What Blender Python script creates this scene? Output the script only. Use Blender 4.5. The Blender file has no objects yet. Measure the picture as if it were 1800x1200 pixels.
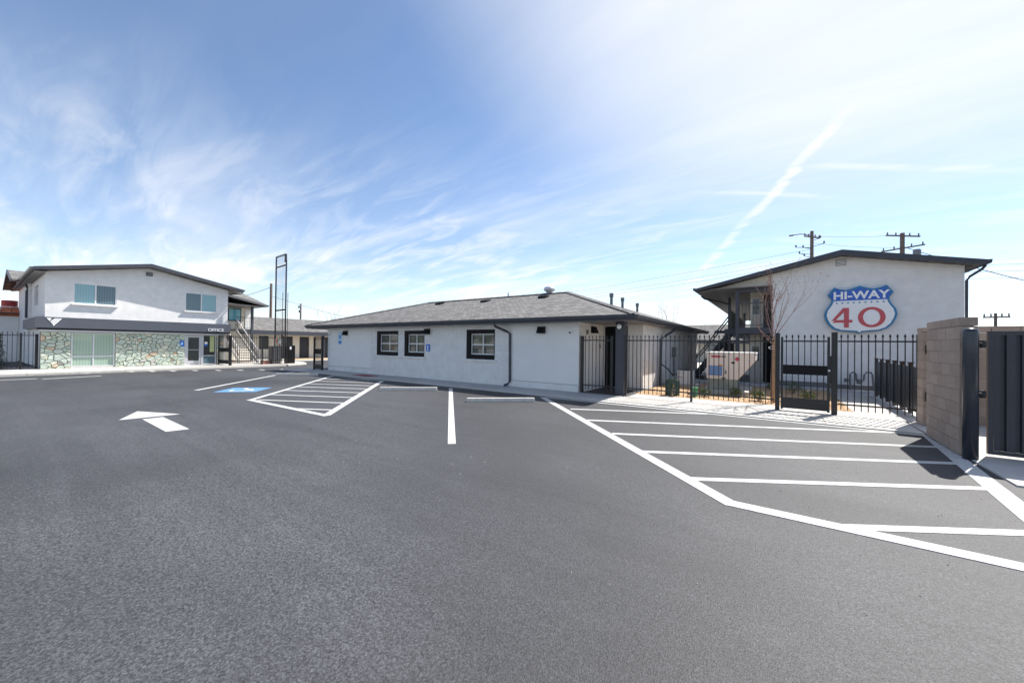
import bpy, bmesh, math, random
from mathutils import Vector, Matrix
random.seed(7)
R = math.radians
SC = bpy.context.scene
COL = SC.collection

# ------------------------------------------------------------------ camera
EYE = 1.65
YAW, PIT, ROL = R(34.813), R(0.438), R(0.693)
R0 = Vector((math.cos(YAW), math.sin(YAW), 0)); F0 = Vector((-math.sin(YAW), math.cos(YAW), 0)); U0 = Vector((0, 0, 1))
U1 = U0 * math.cos(PIT) - F0 * math.sin(PIT); F1 = U0 * math.sin(PIT) + F0 * math.cos(PIT)
R2 = R0 * math.cos(ROL) + U1 * math.sin(ROL); U2 = -R0 * math.sin(ROL) + U1 * math.cos(ROL)
cd = bpy.data.cameras.new('camera'); cam = bpy.data.objects.new('camera', cd); COL.objects.link(cam)
M = Matrix.Identity(4)
for i in range(3):
    M[i][0], M[i][1], M[i][2] = R2[i], U2[i], -F1[i]
M[2][3] = EYE
cam.matrix_world = M
cd.sensor_width = 36; cd.lens = 13.385; cd.clip_end = 4000; cd.clip_start = 0.05
SC.camera = cam

# ------------------------------------------------------------------ sky, sun, exposure
SUNV = Vector((0.305, 0.72, 1.0)).normalized()
ELEV = math.asin(SUNV.z); AZI = math.atan2(SUNV.x, SUNV.y)
W = bpy.data.worlds.new('World'); SC.world = W; W.use_nodes = True
wn, wl = W.node_tree.nodes, W.node_tree.links
wn.clear()
def WN(t, **k):
    n = wn.new(t)
    for a, b in k.items(): setattr(n, a, b)
    return n
def wmath(op, a, b=None, clamp=False):
    n = WN('ShaderNodeMath', operation=op, use_clamp=clamp)
    for i, v in enumerate((a, b)):
        if v is None: continue
        if isinstance(v, (int, float)): n.inputs[i].default_value = v
        else: wl.new(v, n.inputs[i])
    return n.outputs[0]
def wsmooth(v, lo, hi):
    n = WN('ShaderNodeMapRange', interpolation_type='SMOOTHSTEP')
    wl.new(v, n.inputs[0]); n.inputs[1].default_value = lo; n.inputs[2].default_value = hi
    return n.outputs[0]
out = WN('ShaderNodeOutputWorld'); bg = WN('ShaderNodeBackground')
sky = WN('ShaderNodeTexSky', sky_type='NISHITA', sun_disc=False, sun_elevation=ELEV, sun_rotation=AZI)
sky.altitude = 1300; sky.air_density = 1.0; sky.dust_density = 0.2; sky.ozone_density = 1.1
tc = WN('ShaderNodeTexCoord')
DIR = tc.outputs['Generated']
def wdot(vec):
    n = WN('ShaderNodeVectorMath', operation='DOT_PRODUCT'); wl.new(DIR, n.inputs[0]); n.inputs[1].default_value = vec
    return n.outputs['Value']
sep = WN('ShaderNodeSeparateXYZ'); wl.new(DIR, sep.inputs[0])
zz = wmath('ADD', wmath('MAXIMUM', sep.outputs[2], 0.0), 0.16)
comb = WN('ShaderNodeCombineXYZ')
wl.new(wmath('DIVIDE', sep.outputs[0], zz), comb.inputs[0]); wl.new(wmath('DIVIDE', sep.outputs[1], zz), comb.inputs[1])
def cirrus(rot, sx, sy, scale, detail, dist, seed):
    mp = WN('ShaderNodeMapping'); wl.new(comb.outputs[0], mp.inputs[0])
    mp.inputs['Rotation'].default_value = (0, 0, rot); mp.inputs['Scale'].default_value = (sx, sy, 1); mp.inputs['Location'].default_value = (seed, seed * .7, 0)
    n = WN('ShaderNodeTexNoise'); wl.new(mp.outputs[0], n.inputs['Vector'])
    n.inputs['Scale'].default_value = scale; n.inputs['Detail'].default_value = detail; n.inputs['Distortion'].default_value = dist; n.inputs['Roughness'].default_value = 0.58
    return n.outputs['Fac']
c1 = cirrus(R(25), 0.45, 1.5, 1.1, 9, 0.9, 3.1)
c2 = cirrus(R(60), 0.5, 1.7, 3.4, 10, 1.1, 8.4)
c3 = cirrus(0, 1, 1, 0.5, 4, 0.4, 1.7)
near_sun = wmath('MULTIPLY', wsmooth(wdot(SUNV), 0.60, 0.95), wsmooth(sep.outputs[2], 0.12, 0.50))              # thin veil round the sun
horizon = wmath('SUBTRACT', 1.0, wsmooth(sep.outputs[2], 0.02, 0.55))
veil = wmath('ADD', wmath('MULTIPLY', near_sun, 1.0), wmath('MULTIPLY', horizon, 0.20))
streak = wmath('ADD', wmath('MULTIPLY', wsmooth(c1, 0.40, 0.72), 0.72), wmath('MULTIPLY', wsmooth(c2, 0.42, 0.70), 0.55))
streak = wmath('MULTIPLY', streak, wmath('ADD', wsmooth(c3, 0.3, 0.62), 0.25))
cov = wmath('ADD', wmath('MULTIPLY', veil, wmath('ADD', wmath('MULTIPLY', c1, 0.9), 0.36)), wmath('MULTIPLY', streak, wmath('ADD', wmath('MULTIPLY', horizon, 0.88), 0.03)))
def trail(a, b, width, amp):                                # a contrail: a band on a great circle
    a, b = Vector(a).normalized(), Vector(b).normalized()
    n = a.cross(b).normalized(); mid = (a + b).normalized(); half = a.dot(mid)
    d = wmath('ABSOLUTE', wmath('ADD', wdot(n), wmath('MULTIPLY', wmath('SUBTRACT', c2, 0.5), width * 3.2)))
    band = wmath('SUBTRACT', 1.0, wsmooth(d, width * .15, width))
    lim = wsmooth(wdot(mid), half - 0.012, half + 0.012)
    return wmath('MULTIPLY', wmath('MULTIPLY', band, lim), wmath('MULTIPLY', wsmooth(c2, 0.32, 0.58), amp))
cov = wmath('ADD', cov, trail((0.0796, 0.9098, 0.4073), (-0.1721, 0.9742, 0.1462), 0.013, 0.42))
cov = wmath('ADD', cov, trail((0.0737, 0.935, 0.3468), (0.3058, 0.9119, 0.2738), 0.008, 0.30))
cov = wmath('ADD', cov, trail((-0.0987, 0.9375, 0.3337), (0.0965, 0.9525, 0.2888), 0.006, 0.28), )
cov = wmath('MINIMUM', wmath('MAXIMUM', cov, 0.0), 0.93)
mix = WN('ShaderNodeMix', data_type='RGBA')
wl.new(cov, mix.inputs['Factor']); skyhs = WN('ShaderNodeHueSaturation'); skyhs.inputs['Saturation'].default_value = 1.0; skyhs.inputs['Value'].default_value = 1.08; wl.new(sky.outputs[0], skyhs.inputs['Color']); wl.new(skyhs.outputs[0], mix.inputs['A']); mix.inputs['B'].default_value = (6.0, 6.1, 6.25, 1)
wl.new(mix.outputs['Result'], bg.inputs[0]); bg.inputs[1].default_value = 0.105
wl.new(bg.outputs[0], out.inputs[0])
sd = bpy.data.lights.new('sun', 'SUN'); sun = bpy.data.objects.new('sun', sd); COL.objects.link(sun)
sd.energy = 5.0; sd.angle = R(0.53); sd.color = (1.0, 0.955, 0.89)
sun.rotation_euler = SUNV.to_track_quat('Z', 'Y').to_euler(); sun.location = (10, 20, 40)
SC.view_settings.view_transform = 'Standard'; SC.view_settings.look = 'None'; SC.view_settings.gamma = 1
SC.view_settings.exposure = 0.80
SC.render.engine = 'CYCLES'

# ------------------------------------------------------------------ materials
MATS = {}
def mat(name, col, rough=0.6, metal=0.0, noise=0.0, nscale=8.0, bump=0.0, bscale=60.0, rnd=0.0, spec=0.5, col2=None, detail=6):
    """plain surface with colour mottling (noise), fine relief (bump) and a colour shift per object (rnd)"""
    if name in MATS: return MATS[name]
    m = bpy.data.materials.new(name); m.use_nodes = True; MATS[name] = m
    N, L = m.node_tree.nodes, m.node_tree.links
    b = N['Principled BSDF']; b.inputs['Roughness'].default_value = rough; b.inputs['Metallic'].default_value = metal
    b.inputs['Specular IOR Level'].default_value = spec
    c4 = (*col, 1); b.inputs['Base Color'].default_value = c4
    cur = None
    if noise or col2:
        geo = N.new('ShaderNodeNewGeometry')
        t = N.new('ShaderNodeTexNoise'); t.inputs['Scale'].default_value = nscale; t.inputs['Detail'].default_value = detail; t.inputs['Roughness'].default_value = .6
        L.new(geo.outputs['Position'], t.inputs['Vector'])
        mr = N.new('ShaderNodeMapRange'); mr.inputs[1].default_value = .3; mr.inputs[2].default_value = .7
        L.new(t.outputs['Fac'], mr.inputs[0])
        mx = N.new('ShaderNodeMix'); mx.data_type = 'RGBA'
        c = col2 or tuple(min(1, k * (1 + noise)) for k in col)
        a = col if col2 else tuple(k * (1 - noise) for k in col)
        mx.inputs['A'].default_value = (*a, 1); mx.inputs['B'].default_value = (*c, 1)
        L.new(mr.outputs[0], mx.inputs['Factor']); cur = mx.outputs['Result']
    if rnd:
        oi = N.new('ShaderNodeObjectInfo'); hs = N.new('ShaderNodeHueSaturation')
        mr = N.new('ShaderNodeMapRange'); mr.inputs[3].default_value = 1 - rnd; mr.inputs[4].default_value = 1 + rnd
        L.new(oi.outputs['Random'], mr.inputs[0]); L.new(mr.outputs[0], hs.inputs['Value'])
        if cur: L.new(cur, hs.inputs['Color'])
        else: hs.inputs['Color'].default_value = c4
        cur = hs.outputs['Color']
    if cur: L.new(cur, b.inputs['Base Color'])
    if bump:
        geo = N.new('ShaderNodeNewGeometry')
        t = N.new('ShaderNodeTexNoise'); t.inputs['Scale'].default_value = bscale; t.inputs['Detail'].default_value = 4
        L.new(geo.outputs['Position'], t.inputs['Vector'])
        bp = N.new('ShaderNodeBump'); bp.inputs['Strength'].default_value = bump; bp.inputs['Distance'].default_value = .01
        L.new(t.outputs['Fac'], bp.inputs['Height']); L.new(bp.outputs[0], b.inputs['Normal'])
    return m
def planar(m, vscale=1.0):
    """(along-wall, up) coordinates from position, chosen by the face normal"""
    N, L = m.node_tree.nodes, m.node_tree.links
    g = N.new('ShaderNodeNewGeometry'); sp = N.new('ShaderNodeSeparateXYZ'); sn = N.new('ShaderNodeSeparateXYZ')
    L.new(g.outputs['Position'], sp.inputs[0]); L.new(g.outputs['True Normal'], sn.inputs[0])
    ax = N.new('ShaderNodeMath'); ax.operation = 'ABSOLUTE'; L.new(sn.outputs[0], ax.inputs[0])
    ay = N.new('ShaderNodeMath'); ay.operation = 'ABSOLUTE'; L.new(sn.outputs[1], ay.inputs[0])
    gt = N.new('ShaderNodeMath'); gt.operation = 'GREATER_THAN'; L.new(ax.outputs[0], gt.inputs[0]); L.new(ay.outputs[0], gt.inputs[1])
    mx = N.new('ShaderNodeMix'); L.new(gt.outputs[0], mx.inputs['Factor']); L.new(sp.outputs[0], mx.inputs['A']); L.new(sp.outputs[1], mx.inputs['B'])
    vz = N.new('ShaderNodeMath'); vz.operation = 'MULTIPLY'; L.new(sp.outputs[2], vz.inputs[0]); vz.inputs[1].default_value = vscale
    cb = N.new('ShaderNodeCombineXYZ'); L.new(mx.outputs['Result'], cb.inputs[0]); L.new(vz.outputs[0], cb.inputs[1])
    return cb.outputs[0]
def brickmat(name, c1, c2, mortar, bw, bh, ms, strength, rough=0.8, vscale=1.0, noise=0.06, grain=0.0):
    m = bpy.data.materials.new(name); m.use_nodes = True; MATS[name] = m
    N, L = m.node_tree.nodes, m.node_tree.links; b = N['Principled BSDF']; b.inputs['Roughness'].default_value = rough
    v = planar(m, vscale)
    br = N.new('ShaderNodeTexBrick'); L.new(v, br.inputs['Vector'])
    br.inputs['Color1'].default_value = (*c1, 1); br.inputs['Color2'].default_value = (*c2, 1); br.inputs['Mortar'].default_value = (*mortar, 1)
    br.inputs['Scale'].default_value = 1; br.inputs['Mortar Size'].default_value = ms; br.inputs['Brick Width'].default_value = bw; br.inputs['Row Height'].default_value = bh
    br.inputs['Mortar Smooth'].default_value = .3
    g = N.new('ShaderNodeNewGeometry')
    t = N.new('ShaderNodeTexNoise'); t.inputs['Scale'].default_value = 3.0; t.inputs['Detail'].default_value = 8; L.new(g.outputs['Position'], t.inputs['Vector'])
    mr = N.new('ShaderNodeMapRange'); mr.inputs[1].default_value = .3; mr.inputs[2].default_value = .7; mr.inputs[3].default_value = 1 - noise; mr.inputs[4].default_value = 1 + noise
    L.new(t.outputs['Fac'], mr.inputs[0])
    val = mr.outputs[0]
    if grain:
        t2 = N.new('ShaderNodeTexNoise'); t2.inputs['Scale'].default_value = 38; t2.inputs['Detail'].default_value = 3; L.new(g.outputs['Position'], t2.inputs['Vector'])
        m2 = N.new('ShaderNodeMapRange'); m2.inputs[1].default_value = .3; m2.inputs[2].default_value = .7; m2.inputs[3].default_value = 1 - grain; m2.inputs[4].default_value = 1 + grain
        L.new(t2.outputs['Fac'], m2.inputs[0])
        mm = N.new('ShaderNodeMath'); mm.operation = 'MULTIPLY'; L.new(val, mm.inputs[0]); L.new(m2.outputs[0], mm.inputs[1]); val = mm.outputs[0]
    hs = N.new('ShaderNodeHueSaturation'); L.new(br.outputs['Color'], hs.inputs['Color']); L.new(val, hs.inputs['Value'])
    L.new(hs.outputs[0], b.inputs['Base Color'])
    bp = N.new('ShaderNodeBump'); bp.inputs['Strength'].default_value = strength; bp.inputs['Distance'].default_value = .012; bp.invert = True
    L.new(br.outputs['Fac'], bp.inputs['Height']); L.new(bp.outputs[0], b.inputs['Normal'])
    return m
WHITE = (0.82, 0.805, 0.78)
m_brick = brickmat('painted_brick', WHITE, (0.80, 0.785, 0.765), (0.72, 0.705, 0.69), 0.42, 0.086, .009, 0.6)
m_bricks = brickmat('smooth_painted_brick', WHITE, (0.80, 0.785, 0.765), (0.76, 0.75, 0.73), 0.30, 0.086, .008, 0.30)
m_stucco = mat('painted_stucco', WHITE, .85, noise=.03, nscale=1.5, bump=.15, bscale=90)
m_cream = mat('cream_paint', (0.71, 0.66, 0.57), .85, noise=.03, nscale=2, bump=.1)
m_fascia = mat('slate_trim_paint', (0.050, 0.054, 0.070), .5, noise=.10, nscale=3)
m_band = mat('slate_canopy_sky_tint', (0.085, 0.092, 0.115), .35, noise=.08, nscale=1.2)  # trim slate lightened, sky reflection put into the colour
m_soffit = mat('grey_soffit_paint', (0.22, 0.215, 0.215), .8, noise=.05, nscale=2)
m_black = mat('black_powder_coat', (0.012, 0.012, 0.014), .38, noise=.2, nscale=5)
m_blackf = mat('black_trim', (0.007, 0.007, 0.009), .55, spec=.2)
m_shingle = brickmat('asphalt_shingle', (0.205, 0.198, 0.192), (0.098, 0.095, 0.095), (0.06, 0.058, 0.058), 0.24, 0.145, .010, .8, rough=.92, vscale=3.2, noise=.10, grain=.38)
m_cap = mat('ridge_shingle', (0.165, 0.158, 0.155), .9, noise=.25, nscale=25, rnd=.25)
m_conc = mat('concrete', (0.48, 0.46, 0.43), .85, noise=.10, nscale=2.2, bump=.15, bscale=120, rnd=.05)
m_conc2 = mat('precast_concrete', (0.52, 0.50, 0.46), .85, noise=.12, nscale=9, bump=.2, bscale=80)
m_vinyl = mat('white_vinyl', (0.78, 0.78, 0.78), .4)
m_alu = mat('pale_aluminium', (0.62, 0.63, 0.66), .35, metal=.4)
m_paint = mat('white_road_paint', (0.50, 0.50, 0.49), .7, noise=.05, nscale=14, bump=.3, bscale=150)
def worn(m):
    N, L = m.node_tree.nodes, m.node_tree.links; b = N['Principled BSDF']; src = b.inputs['Base Color'].links[0].from_socket
    g = N.new('ShaderNodeNewGeometry'); acc = None
    for sc, lo, hi in ((55, .56, .70), (6, .56, .78)):
        t = N.new('ShaderNodeTexNoise'); t.inputs['Scale'].default_value = sc; t.inputs['Detail'].default_value = 5; L.new(g.outputs['Position'], t.inputs['Vector'])
        mr = N.new('ShaderNodeMapRange'); mr.inputs[1].default_value = lo; mr.inputs[2].default_value = hi; mr.inputs[4].default_value = .85; L.new(t.outputs['Fac'], mr.inputs[0])
        if acc is None: acc = mr.outputs[0]
        else:
            mm = N.new('ShaderNodeMath'); mm.operation = 'MAXIMUM'; L.new(acc, mm.inputs[0]); L.new(mr.outputs[0], mm.inputs[1]); acc = mm.outputs[0]
    mx = N.new('ShaderNodeMix'); mx.data_type = 'RGBA'; mx.inputs['B'].default_value = (.22, .22, .23, 1); L.new(acc, mx.inputs['Factor']); L.new(src, mx.inputs['A']); L.new(mx.outputs['Result'], b.inputs['Base Color'])
worn(m_paint)
m_bluepaint = mat('blue_road_paint', (0.10, 0.24, 0.46), .7, noise=.12, nscale=12, bump=.3, bscale=150)
m_redpaint = mat('red_tactile', (0.30, 0.06, 0.05), .8, noise=.1)
m_bluesign = mat('blue_sign', (0.02, 0.16, 0.62), .4)
m_ltblue = mat('pale_blue_sign', (0.45, 0.66, 0.82), .4)
m_signwhite = mat('sign_white', (0.88, 0.88, 0.88), .4)
m_shieldblue = mat('shield_blue', (0.010, 0.18, 0.38), .35)
m_bandblue = mat('glitter_blue', (0.008, 0.06, 0.36), .3, col2=(0.012, 0.14, 0.62), nscale=30)
m_red = mat('shield_red', (0.55, 0.075, 0.095), .4)
m_green = mat('dark_green_steel', (0.015, 0.05, 0.035), .45)
m_green2 = mat('utility_green', (0.05, 0.24, 0.10), .5)
m_beige = mat('beige_cabinet_paint', (0.80, 0.70, 0.62), .5, noise=.05, nscale=3)
m_grey = mat('grey_steel', (0.16, 0.165, 0.17), .45, metal=.3, noise=.1)
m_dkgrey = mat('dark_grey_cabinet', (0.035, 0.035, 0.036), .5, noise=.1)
m_bollard = mat('gunmetal_paint', (0.035, 0.04, 0.052), .3, noise=.08, nscale=4)
m_gate = mat('bronze_deck_steel', (0.045, 0.047, 0.058), .45, noise=.12, nscale=3)
m_mulch = mat('orange_gravel', (0.44, 0.29, 0.165), .95, noise=.35, nscale=22, bump=.9, bscale=70)
m_wood = mat('weathered_pole', (0.20, 0.15, 0.12), .9, noise=.3, nscale=7)
m_stake = mat('lodgepole_stake', (0.38, 0.23, 0.12), .8, noise=.2, nscale=9)
m_fencewood = mat('cedar_board', (0.50, 0.28, 0.11), .8, noise=.2, nscale=5)
m_bark = mat('young_bark', (0.31, 0.185, 0.15), .8, noise=.25, nscale=20)
m_bud = mat('red_bud', (0.28, 0.10, 0.06), .7)
m_fartree = mat('far_twigs', (0.30, 0.25, 0.22), .9)
m_leaf = mat('shrub_leaf', (0.09, 0.14, 0.035), .6, rnd=.2, noise=.35, nscale=18)
m_cypress = mat('cypress_leaf', (0.03, 0.05, 0.02), .7, noise=.4, nscale=18)
m_cmu = mat('split_tan_block', (0.385, 0.295, 0.235), .92, noise=.10, nscale=14, bump=.5, bscale=160, rnd=.10)
m_mortar = mat('tan_mortar', (0.35, 0.275, 0.23), .95, noise=.08, nscale=20)
m_stone = []
for i, (a, b) in enumerate([((.42, .49, .41), (.55, .60, .51)), ((.36, .46, .40), (.50, .58, .50)), ((.50, .53, .43), (.60, .61, .51)), ((.38, .44, .40), (.48, .54, .48)), ((.54, .54, .45), (.64, .63, .55)), ((.50, .38, .26), (.55, .46, .36)), ((.42, .42, .39), (.50, .50, .46))]):
    m_stone.append(mat('flagstone_tint_%s' % 'abcdefg'[i], a, .8, col2=b, nscale=5, bump=.4, bscale=30, rnd=.10))
m_grout = mat('brown_grout', (0.22, 0.18, 0.14), .95, noise=.2)
m_tile = mat('clay_tile', (0.55, 0.17, 0.07), .75, noise=.25, nscale=8, rnd=.2)
m_tankred = mat('barn_red', (0.38, 0.05, 0.055), .6, noise=.2, nscale=8)
m_wire = mat('cable', (0.05, 0.05, 0.055), .6)
m_copper = mat('insulator', (0.20, 0.20, 0.22), .4)
def glassmat(name, tint, rough=.03, stripes=0.0, tint2=None, mixf=.35):
    """window glass over closed blinds: a dark or tinted pane with a mirror coat"""
    m = bpy.data.materials.new(name); m.use_nodes = True; MATS[name] = m
    N, L = m.node_tree.nodes, m.node_tree.links; b = N['Principled BSDF']
    b.inputs['Roughness'].default_value = .5; b.inputs['Base Color'].default_value = (*tint, 1)
    b.inputs['Coat Weight'].default_value = 1; b.inputs['Coat Roughness'].default_value = rough; b.inputs['Coat IOR'].default_value = 1.5
    if stripes:
        v = planar(m); sp = N.new('ShaderNodeSeparateXYZ'); L.new(v, sp.inputs[0])
        mu = N.new('ShaderNodeMath'); mu.operation = 'MULTIPLY'; mu.inputs[1].default_value = 6.2832 / stripes; L.new(sp.outputs[0], mu.inputs[0])
        sn = N.new('ShaderNodeMath'); sn.operation = 'SINE'; L.new(mu.outputs[0], sn.inputs[0])
        mr = N.new('ShaderNodeMapRange'); mr.inputs[1].default_value = -.2; mr.inputs[2].default_value = .9; L.new(sn.outputs[0], mr.inputs[0])
        mx = N.new('ShaderNodeMix'); mx.data_type = 'RGBA'; mx.inputs['A'].default_value = (*tint, 1); mx.inputs['B'].default_value = (*(tint2 or tuple(k * .55 for k in tint)), 1)
        L.new(mr.outputs[0], mx.inputs['Factor']); L.new(mx.outputs['Result'], b.inputs['Base Color'])
    return m
g_teal = glassmat('teal_pane_with_blinds', (0.24, 0.44, 0.49), stripes=.10, tint2=(0.20, 0.38, 0.42))
g_slate = glassmat('slate_pane_with_blinds', (0.10, 0.17, 0.21), stripes=.10, tint2=(0.065, 0.12, 0.15))
g_green = glassmat('green_pane_with_blinds', (0.32, 0.43, 0.35), stripes=.11, tint2=(0.26, 0.37, 0.29))
g_dark = glassmat('dark_pane', (0.03, 0.035, 0.03))
g_mirror = glassmat('mirror_pane', (0.05, 0.06, 0.05), rough=.01)
g_blue = glassmat('sky_blue_pane', (0.10, 0.36, 0.46))

# asphalt: fine aggregate, faint tyre sweeps and sealed patches
m_asph = bpy.data.materials.new('asphalt'); m_asph.use_nodes = True
N, L = m_asph.node_tree.nodes, m_asph.node_tree.links; b = N['Principled BSDF']; b.inputs['Roughness'].default_value = .66; b.inputs['Specular IOR Level'].default_value = .45
g = N.new('ShaderNodeNewGeometry')
def anoise(scale, detail, rough=.55, dist=0, vec=None):
    t = N.new('ShaderNodeTexNoise'); t.inputs['Scale'].default_value = scale; t.inputs['Detail'].default_value = detail; t.inputs['Roughness'].default_value = rough; t.inputs['Distortion'].default_value = dist
    L.new(vec or g.outputs['Position'], t.inputs['Vector']); return t.outputs['Fac']
def amap(s, a, b_, c, d):
    n = N.new('ShaderNodeMapRange'); n.inputs[1].default_value = a; n.inputs[2].default_value = b_; n.inputs[3].default_value = c; n.inputs[4].default_value = d
    L.new(s, n.inputs[0]); return n.outputs[0]
def amul(a, b_):
    n = N.new('ShaderNodeMath'); n.operation = 'MULTIPLY'; L.new(a, n.inputs[0]); L.new(b_, n.inputs[1]); return n.outputs[0]
mp = N.new('ShaderNodeMapping'); mp.inputs['Rotation'].default_value = (0, 0, R(35)); mp.inputs['Scale'].default_value = (.18, 1.3, 1); L.new(g.outputs['Position'], mp.inputs[0])
vor = N.new('ShaderNodeTexVoronoi'); vor.inputs['Scale'].default_value = 115; L.new(g.outputs['Position'], vor.inputs['Vector'])
v = amul(amap(anoise(.22, 6), .3, .7, .78, 1.22), amap(anoise(1.0, 6, .62, 1.4, mp.outputs[0]), 0.3, .7, .86, 1.16))
v = amul(v, amul(amap(anoise(60, 2), .3, .7, .62, 1.42), amap(anoise(17, 3), .3, .7, .90, 1.10)))
v = amul(v, amap(vor.outputs['Distance'], 0, .6, 1.22, .74))
cellv = N.new('ShaderNodeTexVoronoi'); cellv.inputs['Scale'].default_value = 80; L.new(g.outputs['Position'], cellv.inputs['Vector'])
csep = N.new('ShaderNodeSeparateColor'); L.new(cellv.outputs['Color'], csep.inputs[0])
pat = amap(anoise(.16, 5, .6, .6), .38, .62, .18, .80)                    # worn, stonier areas against sealed ones
dev = N.new('ShaderNodeMath'); dev.operation = 'SUBTRACT'; L.new(csep.outputs[0], dev.inputs[0]); dev.inputs[1].default_value = .47
one = N.new('ShaderNodeMath'); one.operation = 'ADD'; one.inputs[1].default_value = 1.0; L.new(amul(amul(dev.outputs[0], pat), amap(anoise(200, 1), .3, .7, .9, 1.7)), one.inputs[0])
v = amul(v, one.outputs[0]); v = amul(v, amap(anoise(.16, 5, .6, .6), .38, .62, .86, 1.22))
cmb = N.new('ShaderNodeMix'); cmb.data_type = 'RGBA'; cmb.inputs['A'].default_value = (0, 0, 0, 1); cmb.inputs['B'].default_value = (.050, .051, .056, 1); cmb.clamp_factor = False
L.new(v, cmb.inputs['Factor']); L.new(cmb.outputs['Result'], b.inputs['Base Color'])
bp = N.new('ShaderNodeBump'); bp.inputs['Strength'].default_value = .35; bp.inputs['Distance'].default_value = .006
L.new(vor.outputs['Distance'], bp.inputs['Height']); L.new(bp.outputs[0], b.inputs['Normal'])

# ------------------------------------------------------------------ mesh helpers
WM = {}
class MB:
    def __init__(s): s.v = []; s.f = []
    def poly(s, pts):
        n = len(s.v); s.v += [tuple(p) for p in pts]; s.f.append(tuple(range(n, n + len(pts)))); return s
    def box(s, x0, x1, y0, y1, z0, z1):
        n = len(s.v)
        s.v += [(x0, y0, z0), (x1, y0, z0), (x1, y1, z0), (x0, y1, z0), (x0, y0, z1), (x1, y0, z1), (x1, y1, z1), (x0, y1, z1)]
        s.f += [tuple(n + i for i in q) for q in ((3, 2, 1, 0), (4, 5, 6, 7), (0, 1, 5, 4), (1, 2, 6, 5), (2, 3, 7, 6), (3, 0, 4, 7))]; return s
    def prism(s, pl, poly, a, b):
        """closed polygon extruded: 'x' (y,z) , 'y' (x,z), 'z' (x,y) from a to b"""
        def P(p, d): return (d, p[0], p[1]) if pl == 'x' else (p[0], d, p[1]) if pl == 'y' else (p[0], p[1], d)
        n = len(s.v); k = len(poly)
        s.v += [P(p, a) for p in poly] + [P(p, b) for p in poly]
        s.f += [tuple(range(n + k - 1, n - 1, -1)), tuple(range(n + k, n + 2 * k))]
        for i in range(k):
            j = (i + 1) % k; s.f.append((n + i, n + j, n + k + j, n + k + i))
        return s
    def bar(s, p, q, w, h, up=(0, 0, 1)):
        p, q = Vector(p), Vector(q); d = (q - p).normalized(); u = Vector(up)
        if abs(d.dot(u)) > .99: u = Vector((0, 1, 0))
        sd_ = d.cross(u).normalized(); u = sd_.cross(d)
        n = len(s.v)
        for c in (p, q):
            for a, b_ in ((-1, -1), (1, -1), (1, 1), (-1, 1)):
                s.v.append(tuple(c + sd_ * (a * w / 2) + u * (b_ * h / 2)))
        s.f += [(n + 3, n + 2, n + 1, n), (n + 4, n + 5, n + 6, n + 7)]
        for i in range(4):
            j = (i + 1) % 4; s.f.append((n + i, n + j, n + 4 + j, n + 4 + i))
        return s
    def tube(s, pts, r, n=8, r1=None):
        pts = [Vector(p) for p in pts]; base = len(s.v); k = len(pts)
        for i, p in enumerate(pts):
            d = (pts[min(i + 1, k - 1)] - pts[max(i - 1, 0)]).normalized()
            a = Vector((0, 0, 1)) if abs(d.z) < .9 else Vector((1, 0, 0))
            x = d.cross(a).normalized(); y = d.cross(x)
            rr = r if r1 is None else r + (r1 - r) * i / max(1, k - 1)
            for j in range(n):
                t = 2 * math.pi * j / n; s.v.append(tuple(p + x * (rr * math.cos(t)) + y * (rr * math.sin(t))))
        for i in range(k - 1):
            for j in range(n):
                j2 = (j + 1) % n; s.f.append((base + i * n + j, base + i * n + j2, base + (i + 1) * n + j2, base + (i + 1) * n + j))
        s.f += [tuple(range(base + n - 1, base - 1, -1)), tuple(range(base + (k - 1) * n, base + k * n))]; return s
    def lathe(s, c, prof, n=16):
        base = len(s.v); k = len(prof)
        for r, z in prof:
            for j in range(n):
                t = 2 * math.pi * j / n; s.v.append((c[0] + r * math.cos(t), c[1] + r * math.sin(t), c[2] + z))
        for i in range(k - 1):
            for j in range(n):
                j2 = (j + 1) % n; s.f.append((base + i * n + j, base + i * n + j2, base + (i + 1) * n + j2, base + (i + 1) * n + j))
        s.f += [tuple(range(base + n - 1, base - 1, -1)), tuple(range(base + (k - 1) * n, base + k * n))]; return s
    def wall(s, pl, a0, a1, z0, z1, d0, d1, holes=()):
        """wall slab in plane pl ('y': runs along x, 'x': runs along y) with rectangular openings (a,b,z,z)"""
        cuts = sorted({a0, a1, *[h[0] for h in holes], *[h[1] for h in holes]})
        for p, q in zip(cuts, cuts[1:]):
            zs = [z0]
            for h in sorted((h for h in holes if h[0] <= p + 1e-6 and h[1] >= q - 1e-6), key=lambda h: h[2]): zs += [h[2], h[3]]
            zs.append(z1)
            for a, b_ in zip(zs[::2], zs[1::2]):
                if b_ - a > 1e-4:
                    s.box(p, q, d0, d1, a, b_) if pl == 'y' else s.box(d0, d1, p, q, a, b_)
        return s
    def mesh(s, name, smooth=False):
        me = bpy.data.meshes.new(name); me.from_pydata(s.v, [], s.f)
        bm = bmesh.new(); bm.from_mesh(me); bmesh.ops.recalc_face_normals(bm, faces=bm.faces); bm.to_mesh(me); bm.free()
        if smooth: me.polygons.foreach_set('use_smooth', [True] * len(me.polygons))
        return me
    def build(s, name, m, parent=None, smooth=False, local=False, bevel=0):
        if parent is not None and not local:
            inv = WM[parent].inverted(); s.v = [tuple(inv @ Vector(p)) for p in s.v]
        me = s.mesh(name, smooth); me.materials.append(m)
        return put(me, name, parent, bevel=bevel)
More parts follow.
